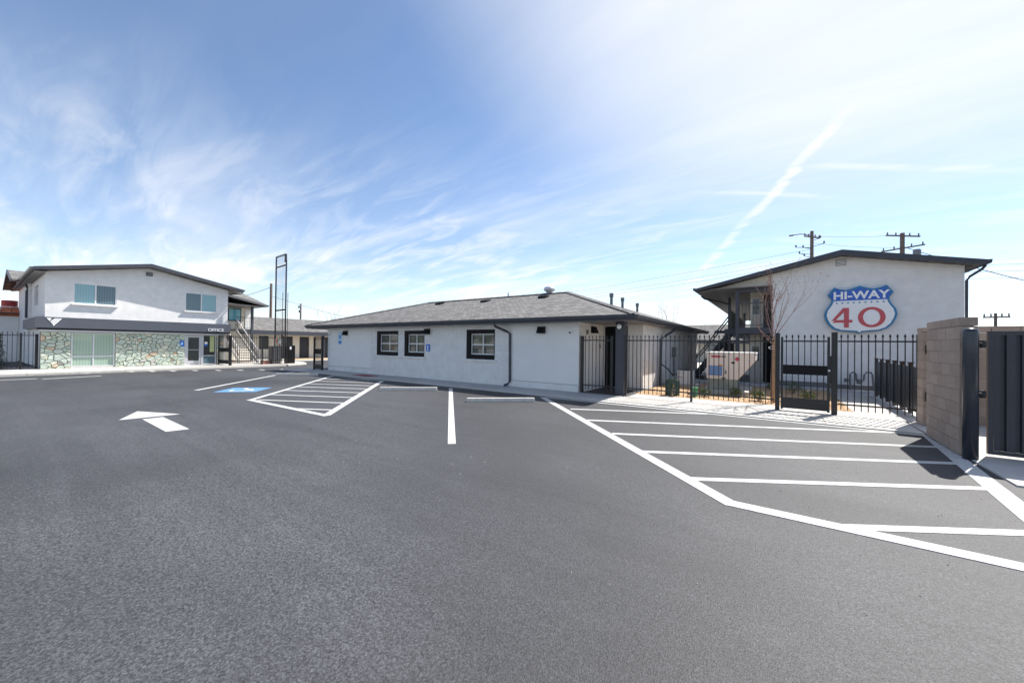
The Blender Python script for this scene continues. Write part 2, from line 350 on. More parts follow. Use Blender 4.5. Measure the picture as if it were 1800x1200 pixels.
def put(me, name, parent=None, loc=(0, 0, 0), rz=0, bevel=0, kind=None):
    o = bpy.data.objects.new(name, me); COL.objects.link(o)
    o.location = loc; o.rotation_euler = (0, 0, rz)
    base = Matrix.Translation(loc) @ Matrix.Rotation(rz, 4, 'Z')
    if parent is not None: o.parent = parent; WM[o] = WM[parent] @ base
    else: WM[o] = base
    if bevel:
        bv = o.modifiers.new('soft_edge', 'BEVEL'); bv.width = bevel; bv.segments = 2; bv.limit_method = 'ANGLE'
    if kind: o['kind'] = kind
    return o
def at(me, name, parent, world, rz=0):
    """a shared-mesh piece under a parent, placed in world coordinates"""
    p = WM[parent].inverted() @ Vector(world); return put(me, name, parent, p, rz)
def tag(o, label, cat, group=None):
    o['label'] = label; o['category'] = cat
    if group: o['group'] = group
    return o
def thing(name, label, cat, loc, group=None, rz=0):
    o = bpy.data.objects.new(name, None); COL.objects.link(o); o.location = loc; o.rotation_euler = (0, 0, rz); o.empty_display_size = .2
    WM[o] = Matrix.Translation(loc) @ Matrix.Rotation(rz, 4, 'Z')
    return tag(o, label, cat, group)
def struct(o): o['kind'] = 'structure'; return o
def text_mesh(txt, size, depth, bold=0.0, sx=1.0):
    cu = bpy.data.curves.new('lettering', 'FONT'); cu.body = txt; cu.size = size; cu.extrude = depth; cu.offset = bold; cu.align_x = 'CENTER'
    ob = bpy.data.objects.new('lettering', cu); COL.objects.link(ob); dg = bpy.context.evaluated_depsgraph_get()
    me = bpy.data.meshes.new_from_object(ob.evaluated_get(dg)); COL.objects.unlink(ob); bpy.data.objects.remove(ob)
    me.transform(Matrix.Diagonal((sx, 1, 1, 1))); return me
def text_part(txt, size, m, parent, world, face, depth=.01, bold=0.0, sx=1.0, name='lettering'):
    me = text_mesh(txt, size, depth, bold, sx); me.materials.append(m)
    rot = Matrix.Rotation(R(90), 4, 'X') if face == '-y' else Matrix.Rotation(R(90), 4, 'Z') @ Matrix.Rotation(R(90), 4, 'X')
    me.transform(rot); o = at(me, name, parent, world); return o

# ================================================================== SETTING
gd = MB(); gd.poly([(-700, -500, 0), (700, -500, 0), (700, 900, 0), (-700, 900, 0)])
ground = struct(gd.build('asphalt_lot', m_asph))
far = MB()                                                   # dusty verge beyond the property
far.poly([(-700, 62, .012), (700, 62, .012), (700, 900, .012), (-700, 900, .012)]).poly([(-700, -500, .012), (-66, -500, .012), (-66, 61.9, .012), (-700, 61.9, .012)])
struct(far.build('dusty_terrain', mat('dry_dirt', (.33, .28, .22), .95, noise=.2, nscale=.5)))

# sidewalk in front of the middle building and the fence, cast in slabs
sw = struct(MB().box(-23.6, 2.36, 10.64, 12.14, -.05, .018).build('sidewalk', m_mortar))
xs = [-23.6 + i * 1.53 for i in range(18)]
for i in range(17):
    x0, x1 = xs[i] + .006, min(xs[i + 1], 2.36) - .006
    if x1 - x0 > .2:
        MB().box(x0, x1, 10.82, 12.14, -.02, .03).build('paving_slab', m_conc, sw)
        MB().box(x0, x1, 10.60, 10.81, -.04, .026).build('kerb_stone', m_conc2, sw)
walk2 = struct(MB().box(-3.9, 2.56, 12.15, 13.0, -.05, .028).build('concrete_strip', m_conc))
path = struct(MB().box(1.62, 2.62, 13.01, 19.25, -.05, .027).build('garden_path', m_mortar))
for i in range(4):
    MB().box(1.63, 2.61, 13.02 + i * 1.56, 13.02 + i * 1.56 + 1.545, -.02, .032).build('paving_slab', m_conc, path)
struct(MB().box(-3.95, 1.61, 13.01, 18.6, -.05, .034).build('gravel_bed', m_mulch))
struct(MB().box(-6.5, 1.61, 18.62, 19.9, -.05, .10).build('building_walk', m_conc))
struct(MB().box(2.63, 3.4, 13.01, 19.25, -.05, .030).build('service_strip', m_conc))
encl_pad = struct(MB().box(2.40, 8.5, 7.3, 13.0, -.05, .022).build('enclosure_pad', m_conc))
court = struct(MB().box(-12, 0, 26.8, 46, -.05, .02).build('courtyard_paving', m_conc))
# sidewalk and kerb before the office
osw = struct(MB().box(-34, -27.46, -14, 12.6, -.05, .085).build('office_sidewalk', m_mortar))
for i in range(17):
    y0 = -13.9 + i * 1.55
    MB().box(-31.9, -27.62, y0, y0 + 1.54, .0, .10).build('paving_slab', m_conc, osw)
    MB().box(-27.60, -27.2, y0, y0 + 1.54, -.03, .105 if i < 12 else .085).build('kerb_stone', m_conc2, osw)
isl = struct(MB().prism('z', [(-27.3, 12.62), (-27.6, 13.4), (-28.4, 14.4), (-30, 15.0), (-37, 15.0), (-37, 12.62)], -.03, .095).build('corner_island', m_conc))
struct(MB().box(-37.9, -33.2, 15.3, 32, -.03, .07).build('wing_walk', m_conc2))
struct(MB().box(-36.4, -34.4, 16.6, 31, -.02, .11).build('planting_strip', m_mulch))

# road markings: thin sheets on the asphalt
def line(name, p, q, w, z=.005, m=m_paint):
    p, q = Vector((*p, 0)), Vector((*q, 0)); d = (q - p).normalized(); n = Vector((-d.y, d.x, 0)) * w / 2
    o = MB().prism('z', [(p + n)[:2], (p - n)[:2], (q - n)[:2], (q + n)[:2]], .001, z).build(name, m)
    return o
HL = thing('hatched_aisle', 'white hatched access aisle between wheel stops by the middle building', 'road marking', (-13, 7, 0))
def mk(parent, p, q, w, z=.005, name='stripe', m=m_paint):
    p, q = Vector((*p, 0)), Vector((*q, 0)); d = (q - p).normalized(); n = Vector((-d.y, d.x, 0)) * w / 2
    return MB().prism('z', [(p + n)[:2], (p - n)[:2], (q - n)[:2], (q + n)[:2]], .001, z).build(name, m, parent)
mk(HL, (-17.95, 10.42), (-12.13, 4.62), .13, .006, 'border_line'); mk(HL, (-13.95, 10.30), (-8.33, 4.68), .17, .0065, 'border_line')
mk(HL, (-12.2, 4.60), (-8.27, 4.66), .15, .0072, 'border_line'); mk(HL, (-17.95, 10.42), (-13.9, 10.28), .10, .0072, 'border_line')
for p, q in [((-16.75, 9.22), (-14.6, 10.28)), ((-16.02, 8.48), (-13.3, 9.75)), ((-15.25, 7.72), (-12.62, 8.95)), ((-14.5, 6.98), (-11.9, 8.22)), ((-13.75, 6.2), (-11.15, 7.46)), ((-12.95, 5.42), (-10.38, 6.68)), ((-12.0, 4.75), (-9.62, 5.92)), ((-9.7, 4.70), (-8.86, 5.14))]:
    mk(HL, p, q, .10)
HR = thing('hatched_aisle', 'large white hatched no-parking zone in front of the iron fence', 'road marking', (-1, 8, 0))
mk(HR, (-6.0, 10.36), (-.365, 4.605), .17, .006, 'border_line'); mk(HR, (-.44, 4.64), (4.6, 4.60), .17, .0068, 'border_line')
mk(HR, (2.40, 10.5), (2.02, 5.3), .20, .0064, 'border_line'); mk(HR, (-5.9, 10.42), (2.36, 10.50), .10, .0072, 'border_line')
for p, q in [((-4.36, 8.95), (-1.4, 10.42)), ((-3.42, 7.85), (1.85, 10.46)), ((-2.52, 6.95), (2.28, 9.44)), ((-1.70, 6.07), (2.22, 8.28)), ((-.86, 5.2), (2.14, 7.02)), ((.55, 4.68), (2.05, 5.62))]:
    mk(HR, p, q, .12)
for k, (p, q, lb) in enumerate([((-4.38, 4.60), (-9.92, 10.32), 'white stall line between the two wheel stops nearest the iron fence'), ((-15.8, 4.40), (-21.85, 10.42), 'white stall line left of the blue wheelchair marking')]):
    tag(line('stall_line', p, q, .13), lb, 'road marking', 'angled stall lines')
AR = tag(MB().prism('z', [(-12.1, 2.30), (-11.06, 1.83), (-10.94, 2.77)], .001, .006).prism('z', [(-10.80, 2.13), (-9.03, 2.09), (-8.97, 2.41), (-10.79, 2.45)], .001, .006).build('direction_arrow', m_paint), 'white painted traffic arrow on the open asphalt', 'road marking')
HC = thing('wheelchair_marking', 'blue square with white wheelchair symbol painted on the asphalt', 'road marking', (-14.82, 5.43, 0), rz=R(45))
MB().box(-.61, .61, -.61, .61, .001, .005).build('blue_field', m_bluepaint, HC, local=True)
hb = MB()
def ring(mb, c, r0, r1, a0, a1, n=14, z0=.0055, z1=.009):
    for i in range(n):
        t0, t1 = R(a0 + (a1 - a0) * i / n), R(a0 + (a1 - a0) * (i + 1) / n)
        mb.prism('z', [(c[0] + r0 * math.cos(t0), c[1] + r0 * math.sin(t0)), (c[0] + r1 * math.cos(t0), c[1] + r1 * math.sin(t0)), (c[0] + r1 * math.cos(t1), c[1] + r1 * math.sin(t1)), (c[0] + r0 * math.cos(t1), c[1] + r0 * math.sin(t1))], z0, z1)
ring(hb, (-.05, -.16), .22, .30, 150, 395)
hb.prism('z', [(-.16, .28), (-.07, .28), (-.03, -.02), (.22, -.04), (.34, -.34), (.44, -.30), (.29, .05), (.05, .06), (.04, .12), (.2, .12), (.2, .19), (.02, .19), (.0, .30)], .0055, .0092)
ring(hb, (-.12, .40), 0, .085, 0, 360, 10)
hb.build('wheelchair_symbol', m_paint, HC, local=True)
for k, (x, y) in enumerate([(-27.35, 4.9), (-26.95, 5.65), (-26.6, 6.4), (-26.25, 7.25), (-25.6, 8.1), (-25.0, 8.95), (-24.5, 9.85), (-23.9, 10.75)]):
    tag(line('stall_tick', (x - .32, y), (x + .32, y + .02), .16), '%s short white dash before the office kerb, counting from the big window' % ('first', 'second', 'third', 'fourth', 'fifth', 'sixth', 'seventh', 'eighth')[k], 'road marking', 'dashes before the office')
for p, q, lb in [((-27.62, -1.5), (-27.55, 1.70), 'white line hugging the office kerb at the left picture edge'), ((-27.6, 1.82), (-27.2, 3.45), 'thin white line by the kerb below the stone wall'), ((-25.05, -1.5), (-25.0, 1.74), 'thick white line nearest the camera at the left edge'), ((-24.6, 1.83), (-25.05, 3.55), 'slanting white line below the big office window')]:
    tag(line('edge_line', p, q, .14), lb, 'road marking')
for x, y, lb in [(-10.54, 8.88, 'concrete wheel stop under the paired windows'), (-6.49, 8.81, 'concrete wheel stop nearest the iron fence'), (-19.2, 9.30, 'concrete wheel stop at the far left, by the blue marking')]:
    t = thing('wheel_stop', lb, 'wheel stop', (x, y, 0), 'concrete wheel stops', rz=R(41))
    MB().prism('x', [(-.075, .0), (.075, 0), (.07, .06), (.05, .115), (-.05, .115), (-.07, .06)], -.97, .97).build('body', m_conc2, t, local=True, bevel=.008)
    for s in (-.7, .7): MB().lathe((s, 0, .112), [(.018, 0), (.018, .006)], 8).build('anchor_pin', m_grey, t, local=True)

# ================================================================== FENCES
pk = MB().box(-.0095, .0095, -.0095, .0095, .12, 1.875)
pk.lathe((0, 0, 1.87), [(.010, 0), (.022, .035), (.020, .05), (.004, .095)], 6)
PICK = pk.mesh('picket'); PICK.materials.append(m_black)
def fence(parent, p0, p1, z, skip=(), step=.1235, rails=(.26, 1.79), pick=PICK, first=.5):
    a, b_ = Vector((*p0, z)), Vector((*p1, z)); d = b_ - a; n = max(1, round(d.length / step)); rz = math.atan2(d.y, d.x)
    for h in rails: MB().bar(a + Vector((0, 0, h)), b_ + Vector((0, 0, h)), .032, .036).build('rail', m_black, parent)
    for i in range(n):
        at(pick, 'picket', parent, a + d * ((i + first) / n), rz)
def post(parent, x, y, z, h, w=.075, name='post', cap=True):
    mb = MB().box(x - w / 2, x + w / 2, y - w / 2, y + w / 2, z, z + h)
    if cap: mb.box(x - w / 2 - .006, x + w / 2 + .006, y - w / 2 - .006, y + w / 2 + .006, z + h, z + h + .012)
    return mb.build(name, m_black, parent)
FY = 12.2
f1 = thing('iron_fence', 'short black iron fence panel closing the recessed entry beside the column', 'fence', (-5.0, FY, .03))
post(f1, -5.52, FY, .03, 1.93, .09); fence(f1, (-5.46, FY), (-4.44, FY), .03); post(f1, -4.45, FY, .03, 1.93, .05)
f2 = thing('iron_fence', 'long black picket fence between the entry column and the walk gate', 'fence', (-2, FY, .03))
post(f2, -4.0, FY, .03, 1.95, .06); fence(f2, (-3.96, FY), (-2.08, FY), .03); post(f2, -2.05, FY, .03, 1.95, .06); fence(f2, (-2.02, FY), (-.05, FY), .03); post(f2, .02, FY, .03, 1.99, .10)
f3 = thing('iron_fence', 'black picket fence panel between the gate and the tan block pillar', 'fence', (1.9, FY, .03))
post(f3, 1.165, FY, .03, 2.0, .11); fence(f3, (1.23, FY), (2.58, FY), .03); post(f3, 2.60, FY, .03, 1.93, .05)
gt = thing('walk_gate', 'black iron walk gate with solid kick plate and lock box', 'gate', (.6, FY, .03))
for x in (.115, 1.055): post(gt, x, FY, .06, 1.87, .05, 'stile', False)
fence(gt, (.145, FY), (1.025, FY), .03, rails=(.24, 1.79))
MB().box(.14, 1.03, FY - .012, FY + .012, .09, .37).build('kick_plate', m_black, gt)
MB().box(.14, 1.03, FY - .03, FY - .02, .97, 1.21).build('push_plate', m_blackf, gt)
MB().box(1.03, 1.13, FY - .04, FY + .03, .78, 1.46).build('lock_box', m_black, gt)
MB().lathe((0, 0, 0), [(.026, 0), (.03, .02), (.02, .045)], 12).build('lock_cylinder', m_alu, gt, local=True).matrix_local = WM[gt].inverted() @ Matrix.Translation((1.06, FY - .045, 1.10)) @ Matrix.Rotation(R(90), 4, 'X')
for z in (.25, .42, 1.66): MB().bar((.03, FY, z), (.10, FY, z), .03, .025).build('hinge', m_alu, gt)
# gate standing open beside the middle building's left corner
g2 = thing('walk_gate', 'narrow black iron gate at the left corner of the middle building', 'gate', (-22, 11.8, .03))
post(g2, -22.5, 11.85, .03, 1.9, .08); post(g2, -21.62, 11.85, .03, 1.95, .10)
fence(g2, (-22.44, 11.85), (-21.7, 11.85), .03, step=.12); MB().box(-22.44, -21.68, 11.83, 11.87, .08, .34).build('kick_plate', m_black, g2); MB().box(-22.44, -21.68, 11.83, 11.87, .95, 1.25).build('push_plate', m_blackf, g2)
# fence before the office stairs
f4 = thing('iron_fence', 'black picket fence in front of the outdoor stairs', 'fence', (-28.3, 11.2, .1))
for y in (9.62, 11.4, 12.95): post(f4, -28.3, y, .095, 1.9, .08)
fence(f4, (-28.3, 9.68), (-28.3, 11.36), .1); fence(f4, (-28.3, 11.44), (-28.3, 12.9), .1)
g3 = thing('walk_gate', 'black iron gate between the stone pier and the stair fence', 'gate', (-29.3, 9.65, .1))
post(g3, -28.42, 9.62, .095, 1.9, .12, 'post'); fence(g3, (-30.25, 9.62), (-28.5, 9.62), .1, step=.13); post(g3, -30.3, 9.62, .095, 1.9, .08)
for z0, z1 in ((.18, .42), (.95, 1.2)): MB().box(-30.25, -28.5, 9.60, 9.64, z0, z1).build('kick_plate', m_blackf, g3)
f5 = thing('iron_fence', 'black iron fence at the left picture edge beside the stone wall', 'fence', (-31.2, 1, .1))
for y in (-2.6, .35, 1.62, 2.12): post(f5, -31.2, y, .095, 1.78 if y != 1.62 else 1.82, .07 if y < 2 else .10)
fence(f5, (-31.2, -2.55), (-31.2, .3), .02, step=.14); fence(f5, (-31.2, .4), (-31.2, 1.58), .02, step=.14); fence(f5, (-31.2, 1.66), (-31.2, 2.08), .02, step=.14)
wf = thing('wood_fence', 'orange cedar board fence cut by the left picture edge', 'fence', (-31, .4, .1))
for i in range(5): MB().box(-31.02, -30.99, .98 - .145 * (i + 1), .98 - .145 * i - .008, .1, 1.86).build('board', m_fencewood, wf)

# ================================================================== MIDDLE BUILDING
X0, X1, YF, YB, XS = -21.52, -5.61, 12.13, 25.9, -4.06
mb = thing('middle_building', 'long single-storey white brick building with grey hip roof', 'building', (-12.5, 19, 0))
holes = [(-16.92, -15.22, 1.02, 2.25), (-14.77, -13.36, 1.02, 2.25), (-10.79, -9.27, 1.02, 2.25)]
w = MB().wall('y', -17.36, -8.4, .0, 2.46, YF, YF + .24, holes)
front = w.build('brick_wall', m_brick, mb)
MB().box(X0, -17.361, YF - .012, YF + .24, .30, 2.46).build('stucco_panel', m_stucco, mb)
MB().box(-8.399, X1, YF - .012, YF + .24, .27, 2.46).build('stucco_panel', m_stucco, mb)
MB().box(X0 + .01, -17.361, YF, YF + .24, 0, .285).box(-8.399, X1 - .012, YF, YF + .24, 0, .255).build('plinth', m_brick, mb)
MB().box(X0, X0 + .24, YF + .241, YB, 0, 2.46).build('side_wall', m_brick, mb)
MB().box(X0, XS, YB, YB + .2, 0, 2.46).build('rear_wall', m_brick, mb)
MB().box(X1 - .24, X1, YF + .241, 14.35, .27, 2.46).build('entry_return', m_stucco, mb)
MB().box(X1 - .24, X1 - .012, YF + .241, 14.35, 0, .27).build('entry_plinth', m_brick, mb)
MB().wall('y', X1 + .001, XS, 0, 2.46, 14.36, 14.56, [(-5.56, -4.64, 0, 2.40)]).build('entry_wall', m_brick, mb)
MB().box(XS - .2, XS, 14.561, YB, 0, 2.46).build('east_wall', m_brick, mb)
dr = MB().box(-5.55, -4.65, 14.42, 14.50, .04, 2.38).build('door', m_blackf, mb)
MB().box(-5.55, -4.65, 14.40, 14.419, 2.10, 2.38).build('header', m_blackf, dr)
MB().box(-4.98, -4.86, 14.36, 14.40, 1.02, 1.07).tube([(-4.92, 14.42, 1.045), (-4.92, 14.35, 1.045)], .03, 10).build('handle', m_alu, dr)
MB().box(-5.55, -4.65, 14.36, 14.43, .03, .05).build('threshold', m_alu, dr)
for xa, xb, za, zb in holes:
    wn_ = MB()
    for a, b_, c, d in ((xa, xa + .20, za, zb), (xb - .05, xb, za, zb), (xa + .20, xb - .05, zb - .17, zb), (xa + .20, xb - .05, za, za + .19)): wn_.box(a, b_, YF + .015, YF + .20, c, d)
    win = wn_.build('window', m_blackf, mb)
    fr = MB(); a, b_, c, d = xa + .20, xb - .05, za + .19, zb - .17; mx_ = (a + b_) / 2; mz = (c + d) / 2 - .02
    for q in ((a, a + .045, c, d), (b_ - .045, b_, c, d), (a, b_, d - .045, d), (a, b_, c, c + .05), (mx_ - .022, mx_ + .022, c, d), (a, b_, mz - .025, mz + .025)): fr.box(q[0], q[1], YF + .10 + .002 * (q[1] - q[0] > .5), YF + .15, q[2], q[3])
    fr.build('sash_frame', m_vinyl, win)
    for (p, q) in ((a + .045, mx_ - .022), (mx_ + .022, b_ - .045)):
        for (r_, s_) in ((c + .05, mz - .025), (mz + .025, d - .045)):
            MB().box(p, q, YF + .125, YF + .13, r_, s_).build('pane', g_mirror, win)
MB().box(-16.99, -13.29, YF - .07, YF + .10, .93, 1.015).build('sill', m_brick, mb, bevel=.008)
MB().box(-10.88, -9.18, YF - .07, YF + .10, .93, 1.015).build('sill', m_brick, mb, bevel=.008)
# roof
E0, E1, EY0, EY1, EZ = -22.92, -3.54, 11.56, 26.5, 2.43
RA, RB = Vector((-17.95, 16.75, 4.20)), Vector((-8.35, 16.75, 4.20))
zt = 2.615
c_ = [Vector((E0 - .03, EY0 - .03, zt)), Vector((E1 + .03, EY0 - .03, zt)), Vector((E1 + .03, EY1, zt)), Vector((E0 - .03, EY1, zt))]
rf = MB(); rf.poly([c_[0], c_[1], RB, RA]); rf.poly([c_[1], c_[2], RB]); rf.poly([c_[2], c_[3], RA, RB]); rf.poly([c_[3], c_[0], RA])
rf.poly([c_[3], c_[2], c_[1], c_[0]])
roof = rf.build('roof', m_shingle, mb)
fa = MB().box(E0, E1, EY0, EY0 + .03, EZ, zt - .008).box(E1 - .03, E1, EY0 + .031, EY1, EZ, zt - .008).box(E0, E0 + .03, EY0 + .031, EY1, EZ, zt - .008)
fa.build('fascia', m_fascia, roof)
MB().prism('x', [(EY0 - .085, zt - .10), (EY0 - .002, zt - .14), (EY0 - .002, zt - .012), (EY0 - .10, zt - .012)], E0 - .02, E1 + .06).build('gutter', m_fascia, roof)
MB().prism('y', [(E1 + .002, zt - .14), (E1 + .08, zt - .10), (E1 + .095, zt - .012), (E1 + .002, zt - .012)], EY0 + .03, EY1).build('gutter', m_fascia, roof)
MB().box(E0 + .031, E1 - .031, EY0 + .031, EY1, EZ + .02, EZ + .05).build('soffit', m_soffit, roof)
cap = MB().prism('x', [(-.13, -.03), (0, .012), (.13, -.03), (.13, -.018), (0, .030), (-.13, -.018)], 0, .24).mesh('ridge_cap'); cap.materials.append(m_cap)
def caps(a, b_, n):
    a, b_ = Vector(a), Vector(b_); d = b_ - a
    rot = d.to_track_quat('X', 'Z').to_matrix().to_4x4()
    for i in range(n):
        o = put(cap, 'ridge_cap', roof); o.matrix_local = WM[roof].inverted() @ Matrix.Translation(a + d * (i / n) + Vector((0, 0, .022 + .006 * (i % 2)))) @ rot @ Matrix.Rotation(R(-2), 4, 'Y')
caps(c_[1], RB, 44); caps(RA, RB, 46); caps(c_[0], RA, 36)
for x, y in ((-16.3, 15.95), (-12.7, 15.75), (-9.15, 15.75)):
    z = 2.615 + (y - EY0) * (4.20 - 2.615) / (16.75 - EY0)
    MB().prism('x', [(-.16, -.04), (.16, .05), (.16, .12), (-.16, .06)], -.22, .22).build('slot_vent', m_blackf, roof, local=True).location = WM[mb].inverted() @ Vector((x, y, z))
tb = MB().lathe((-9.45, 16.85, 4.17), [(.16, 0), (.16, .16), (.26, .20), (.30, .28), (.26, .37), (.12, .43), (.02, .45)], 16); tb.build('turbine_vent', m_alu, roof, smooth=True)
for x, y in ((-5.75, 15.6), (-5.85, 17.3), (-5.95, 19.9)):
    MB().tube([(x, y, 3.0), (x, y, 3.72)], .06, 12).tube([(x, y, 3.70), (x, y, 3.86)], .085, 12).build('flue_pipe', m_grey, roof)
MB().tube([(-11.9, 16.7, 4.15), (-11.9, 16.7, 4.42)], .03, 8).build('vent_stub', m_grey, roof)
# entry column, downspouts, wall lamps
MB().box(-4.36, -4.07, 12.24, 12.50, .03, EZ + .02).build('entry_column', m_fascia, mb)
MB().tube([(-8.92, 11.62, 2.47), (-8.92, 11.66, 2.34), (-8.62, 12.0, 2.16), (-8.50, 12.075, 2.06), (-8.48, 12.075, .22), (-8.56, 12.02, .10), (-8.68, 11.96, .06)], .045, 8).build('downspout', m_fascia, mb)
MB().tube([(-3.62, 17.6, 2.46), (-3.66, 17.5, 2.32), (-3.85, 17.0, 2.12), (-3.98, 16.7, 1.95), (-3.98, 16.6, .25), (-3.95, 16.4, .12), (-3.86, 16.1, .07)], .05, 8).build('downspout', m_fascia, mb)
for x, z in ((-19.65, 2.14), (-13.12, 2.16), (-7.08, 2.16)):
    MB().prism('x', [(YF - .02, z + .15), (YF - .12, z + .15), (YF - .22, z - .09), (YF - .02, z - .09)], x - .14, x + .14).build('wall_lamp', m_blackf, mb)
MB().prism('y', [(X1 + .005, 2.34), (X1 + .11, 2.34), (X1 + .21, 2.10), (X1 + .005, 2.10)], 13.15, 13.4).build('wall_lamp', m_blackf, mb)
MB().lathe((-4.22, 12.17, 2.26), [(.02, -.07), (.075, -.02), (.08, .03), (.05, .08), (.01, .1)], 12).build('globe_lamp', m_signwhite, mb, smooth=True)
for p, f_ in (((-5.92, YF - .09, 2.12), 1), ((-21.27, YF - .09, 2.12), 1)):
    MB().box(p[0] - .05, p[0] + .05, p[1], p[1] + .085, p[2] - .06, p[2] + .06).build('camera_housing', m_signwhite, mb)
    MB().lathe((p[0], p[1], p[2] - .03), [(.03, -.03), (.04, 0), (.03, .03)], 10).build('lens', m_blackf, mb)
MB().box(X1 + .002, X1 + .06, 12.72, 12.80, 2.05, 2.2).build('card_reader', m_grey, mb); MB().box(X1 + .002, X1 + .03, 13.95, 14.02, 1.55, 1.68).build('entry_keypad', m_blackf, mb)
MB().lathe((0, 0, 0), [(.075, 0), (.075, .012), (.06, .012)], 20).build('round_cover', m_vinyl, mb, local=True).matrix_local = WM[mb].inverted() @ Matrix.Translation((-11.85, YF - .003, 2.02)) @ Matrix.Rotation(R(90), 4, 'X')
s1 = thing('parking_sign', 'narrow pale blue accessible-parking sign high on the left of the white wall', 'sign', (-20.24, YF - .02, 1.54))
MB().box(-20.41, -20.07, YF - .035, YF - .015, 1.53, 2.22).build('plate', m_ltblue, s1)
MB().box(-20.31, -20.17, YF - .04, YF - .0355, 1.86, 2.06).build('pictogram', m_bluesign, s1); MB().box(-20.36, -20.12, YF - .04, YF - .0355, 1.58, 1.72).build('blue_panel', m_bluesign, s1)
s2 = thing('wall_sign', 'small bright blue sign just right of the paired windows', 'sign', (-13.1, YF - .02, 1.29))
MB().box(-13.22, -12.98, YF - .03, YF - .002, 1.29, 1.61).build('plate', m_bluesign, s2); MB().box(-13.13, -13.07, YF - .034, YF - .0305, 1.42, 1.55).box(-13.17, -13.03, YF - .034, YF - .0305, 1.34, 1.38).build('pictogram', m_signwhite, s2)
struct(MB().box(-17.3, -15.9, 10.95, 11.6, .0305, .036).build('tactile_ramp', m_redpaint))

# ================================================================== TWO-STOREY BUILDING WITH SHIELD SIGN
YG = 19.3
rb = thing('gable_building', 'two-storey white building whose gable wall carries the highway shield sign', 'building', (2.5, 28, 0))
SL = .2165
def zr(x): return 5.20 - SL * abs(x - 2.02)
MB().prism('y', [(-.157, 0), (5.21, 0), (5.21, zr(5.21)), (2.02, 5.20), (-.157, zr(-.157))], YG, YG + .25).build('gable_wall', m_bricks, rb)
MB().prism('y', [(-.158, 4.24), (-.158, zr(-.158)), (-2.35, zr(-2.35)), (-2.35, 4.235)], YG, YG + .12).build('gable_infill', m_cream, rb)
MB().box(4.96, 5.21, YG + .251, 43, 0, 4.5).build('east_wall', m_brick, rb)
MB().box(-1.0, -.158, 20.6, 20.8, 0, 4.6).build('recess_wall', m_cream, rb)
MB().box(-1.0, -.8, 20.801, 43, 0, 4.6).build('west_wall', m_cream, rb)
prof = []
top = [(-3.02, 5.36 - SL * 5.02 - .02), (2.0, 5.36), (5.56, 5.36 - SL * 3.56 - .01)]
rfb = MB().prism('y', [(top[0][0], top[0][1]), top[1], top[2], (top[2][0], top[2][1] - .14), (2.0, 5.20), (top[0][0], top[0][1] - .10)], 18.86, 43.5)
rroof = rfb.build('roof', m_shingle, rb)
MB().prism('y', [(top[0][0] - .01, top[0][1] + .005), (2.0, 5.372), (top[2][0] + .01, top[2][1] + .005), (top[2][0] + .01, top[2][1] - .165), (2.0, 5.17), (top[0][0] - .01, top[0][1] - .125)], 18.81, 18.855).build('rake_board', m_fascia, rroof)
MB().prism('y', [(5.57, 4.42), (5.66, 4.46), (5.68, 4.58), (5.57, 4.58)], 18.8, 43.4).build('gutter', m_fascia, rroof)
MB().prism('y', [(-3.03, 4.14), (-3.12, 4.18), (-3.14, 4.28), (-3.03, 4.28)], 18.8, 43.4).build('gutter', m_fascia, rroof)
MB().prism('y', [(-2.98, 4.10), (-2.36, 4.232), (-.17, 4.232), (-.17, 4.205), (-2.36, 4.20), (-2.98, 4.07)], 19.0, 43).build('soffit', m_soffit, rroof)
MB().tube([(5.62, 19.1, 4.44), (5.55, 19.15, 4.32), (5.32, 19.25, 4.12), (5.27, 19.35, 4.0), (5.27, 19.36, .1)], .04, 8).build('downspout', m_fascia, rb)
MB().tube([(-3.05, 20.6, 4.12), (-2.9, 20.6, 3.98), (-2.3, 21.6, 3.9), (-2.08, 22.2, 3.85)], .04, 8).build('downspout', m_fascia, rb)
vt = MB().box(1.87, 2.17, YG - .02, YG - .002, 4.84, 5.08).build('gable_vent', m_grey, rb)
for i in range(4): MB().box(1.885, 2.155, YG - .035, YG - .021, 4.865 + i * .055, 4.895 + i * .055).build('louvre', m_vinyl, vt)
MB().box(-1.50, -.158, YG - .02, YG + .12, 4.02, 4.234).build('balcony_beam', m_fascia, rb)
MB().box(-1.50, -.158, YG, 20.599, 2.24, 2.50).box(-2.05, -1.001, 20.6, 43, 2.24, 2.50).build('balcony_floor', m_fascia, rb)
for x, y in ((-1.43, 19.36), (-1.98, 22.2), (-1.98, 27.5), (-1.98, 33.0), (-1.98, 43.0), (-.9, 23.0)):
    MB().box(x - .065, x + .065, y - .065, y + .065, .05, 4.15).build('balcony_post', m_fascia, rb)
rl = MB().box(-1.36, -.17, YG + .02, YG + .05, 3.53, 3.57).box(-1.36, -.17, YG + .02, YG + .05, 2.58, 2.61).build('guard_rail', m_fascia, rb)
for i in range(9): MB().box(-1.36 + .13 * (i + 1) - .008, -1.36 + .13 * (i + 1) + .008, YG + .027, YG + .043, 2.612, 3.528).build('baluster', m_black, rl)
rl = MB().box(-2.0, -1.96, 22.27, 32.9, 3.53, 3.57).box(-2.0, -1.96, 22.27, 32.9, 2.58, 2.61).build('guard_rail', m_fascia, rb)
for i in range(40): MB().box(-1.99, -1.97, 22.45 + .25 * i, 22.47 + .25 * i, 2.612, 3.528).build('baluster', m_black, rl)
d_ = MB().box(-.50, -.20, 20.55, 20.598, .1, 2.15).build('door', m_blackf, rb)
MB().box(-.50, -.20, 20.55, 20.598, 2.52, 4.0).build('door', m_dkgrey, rb)
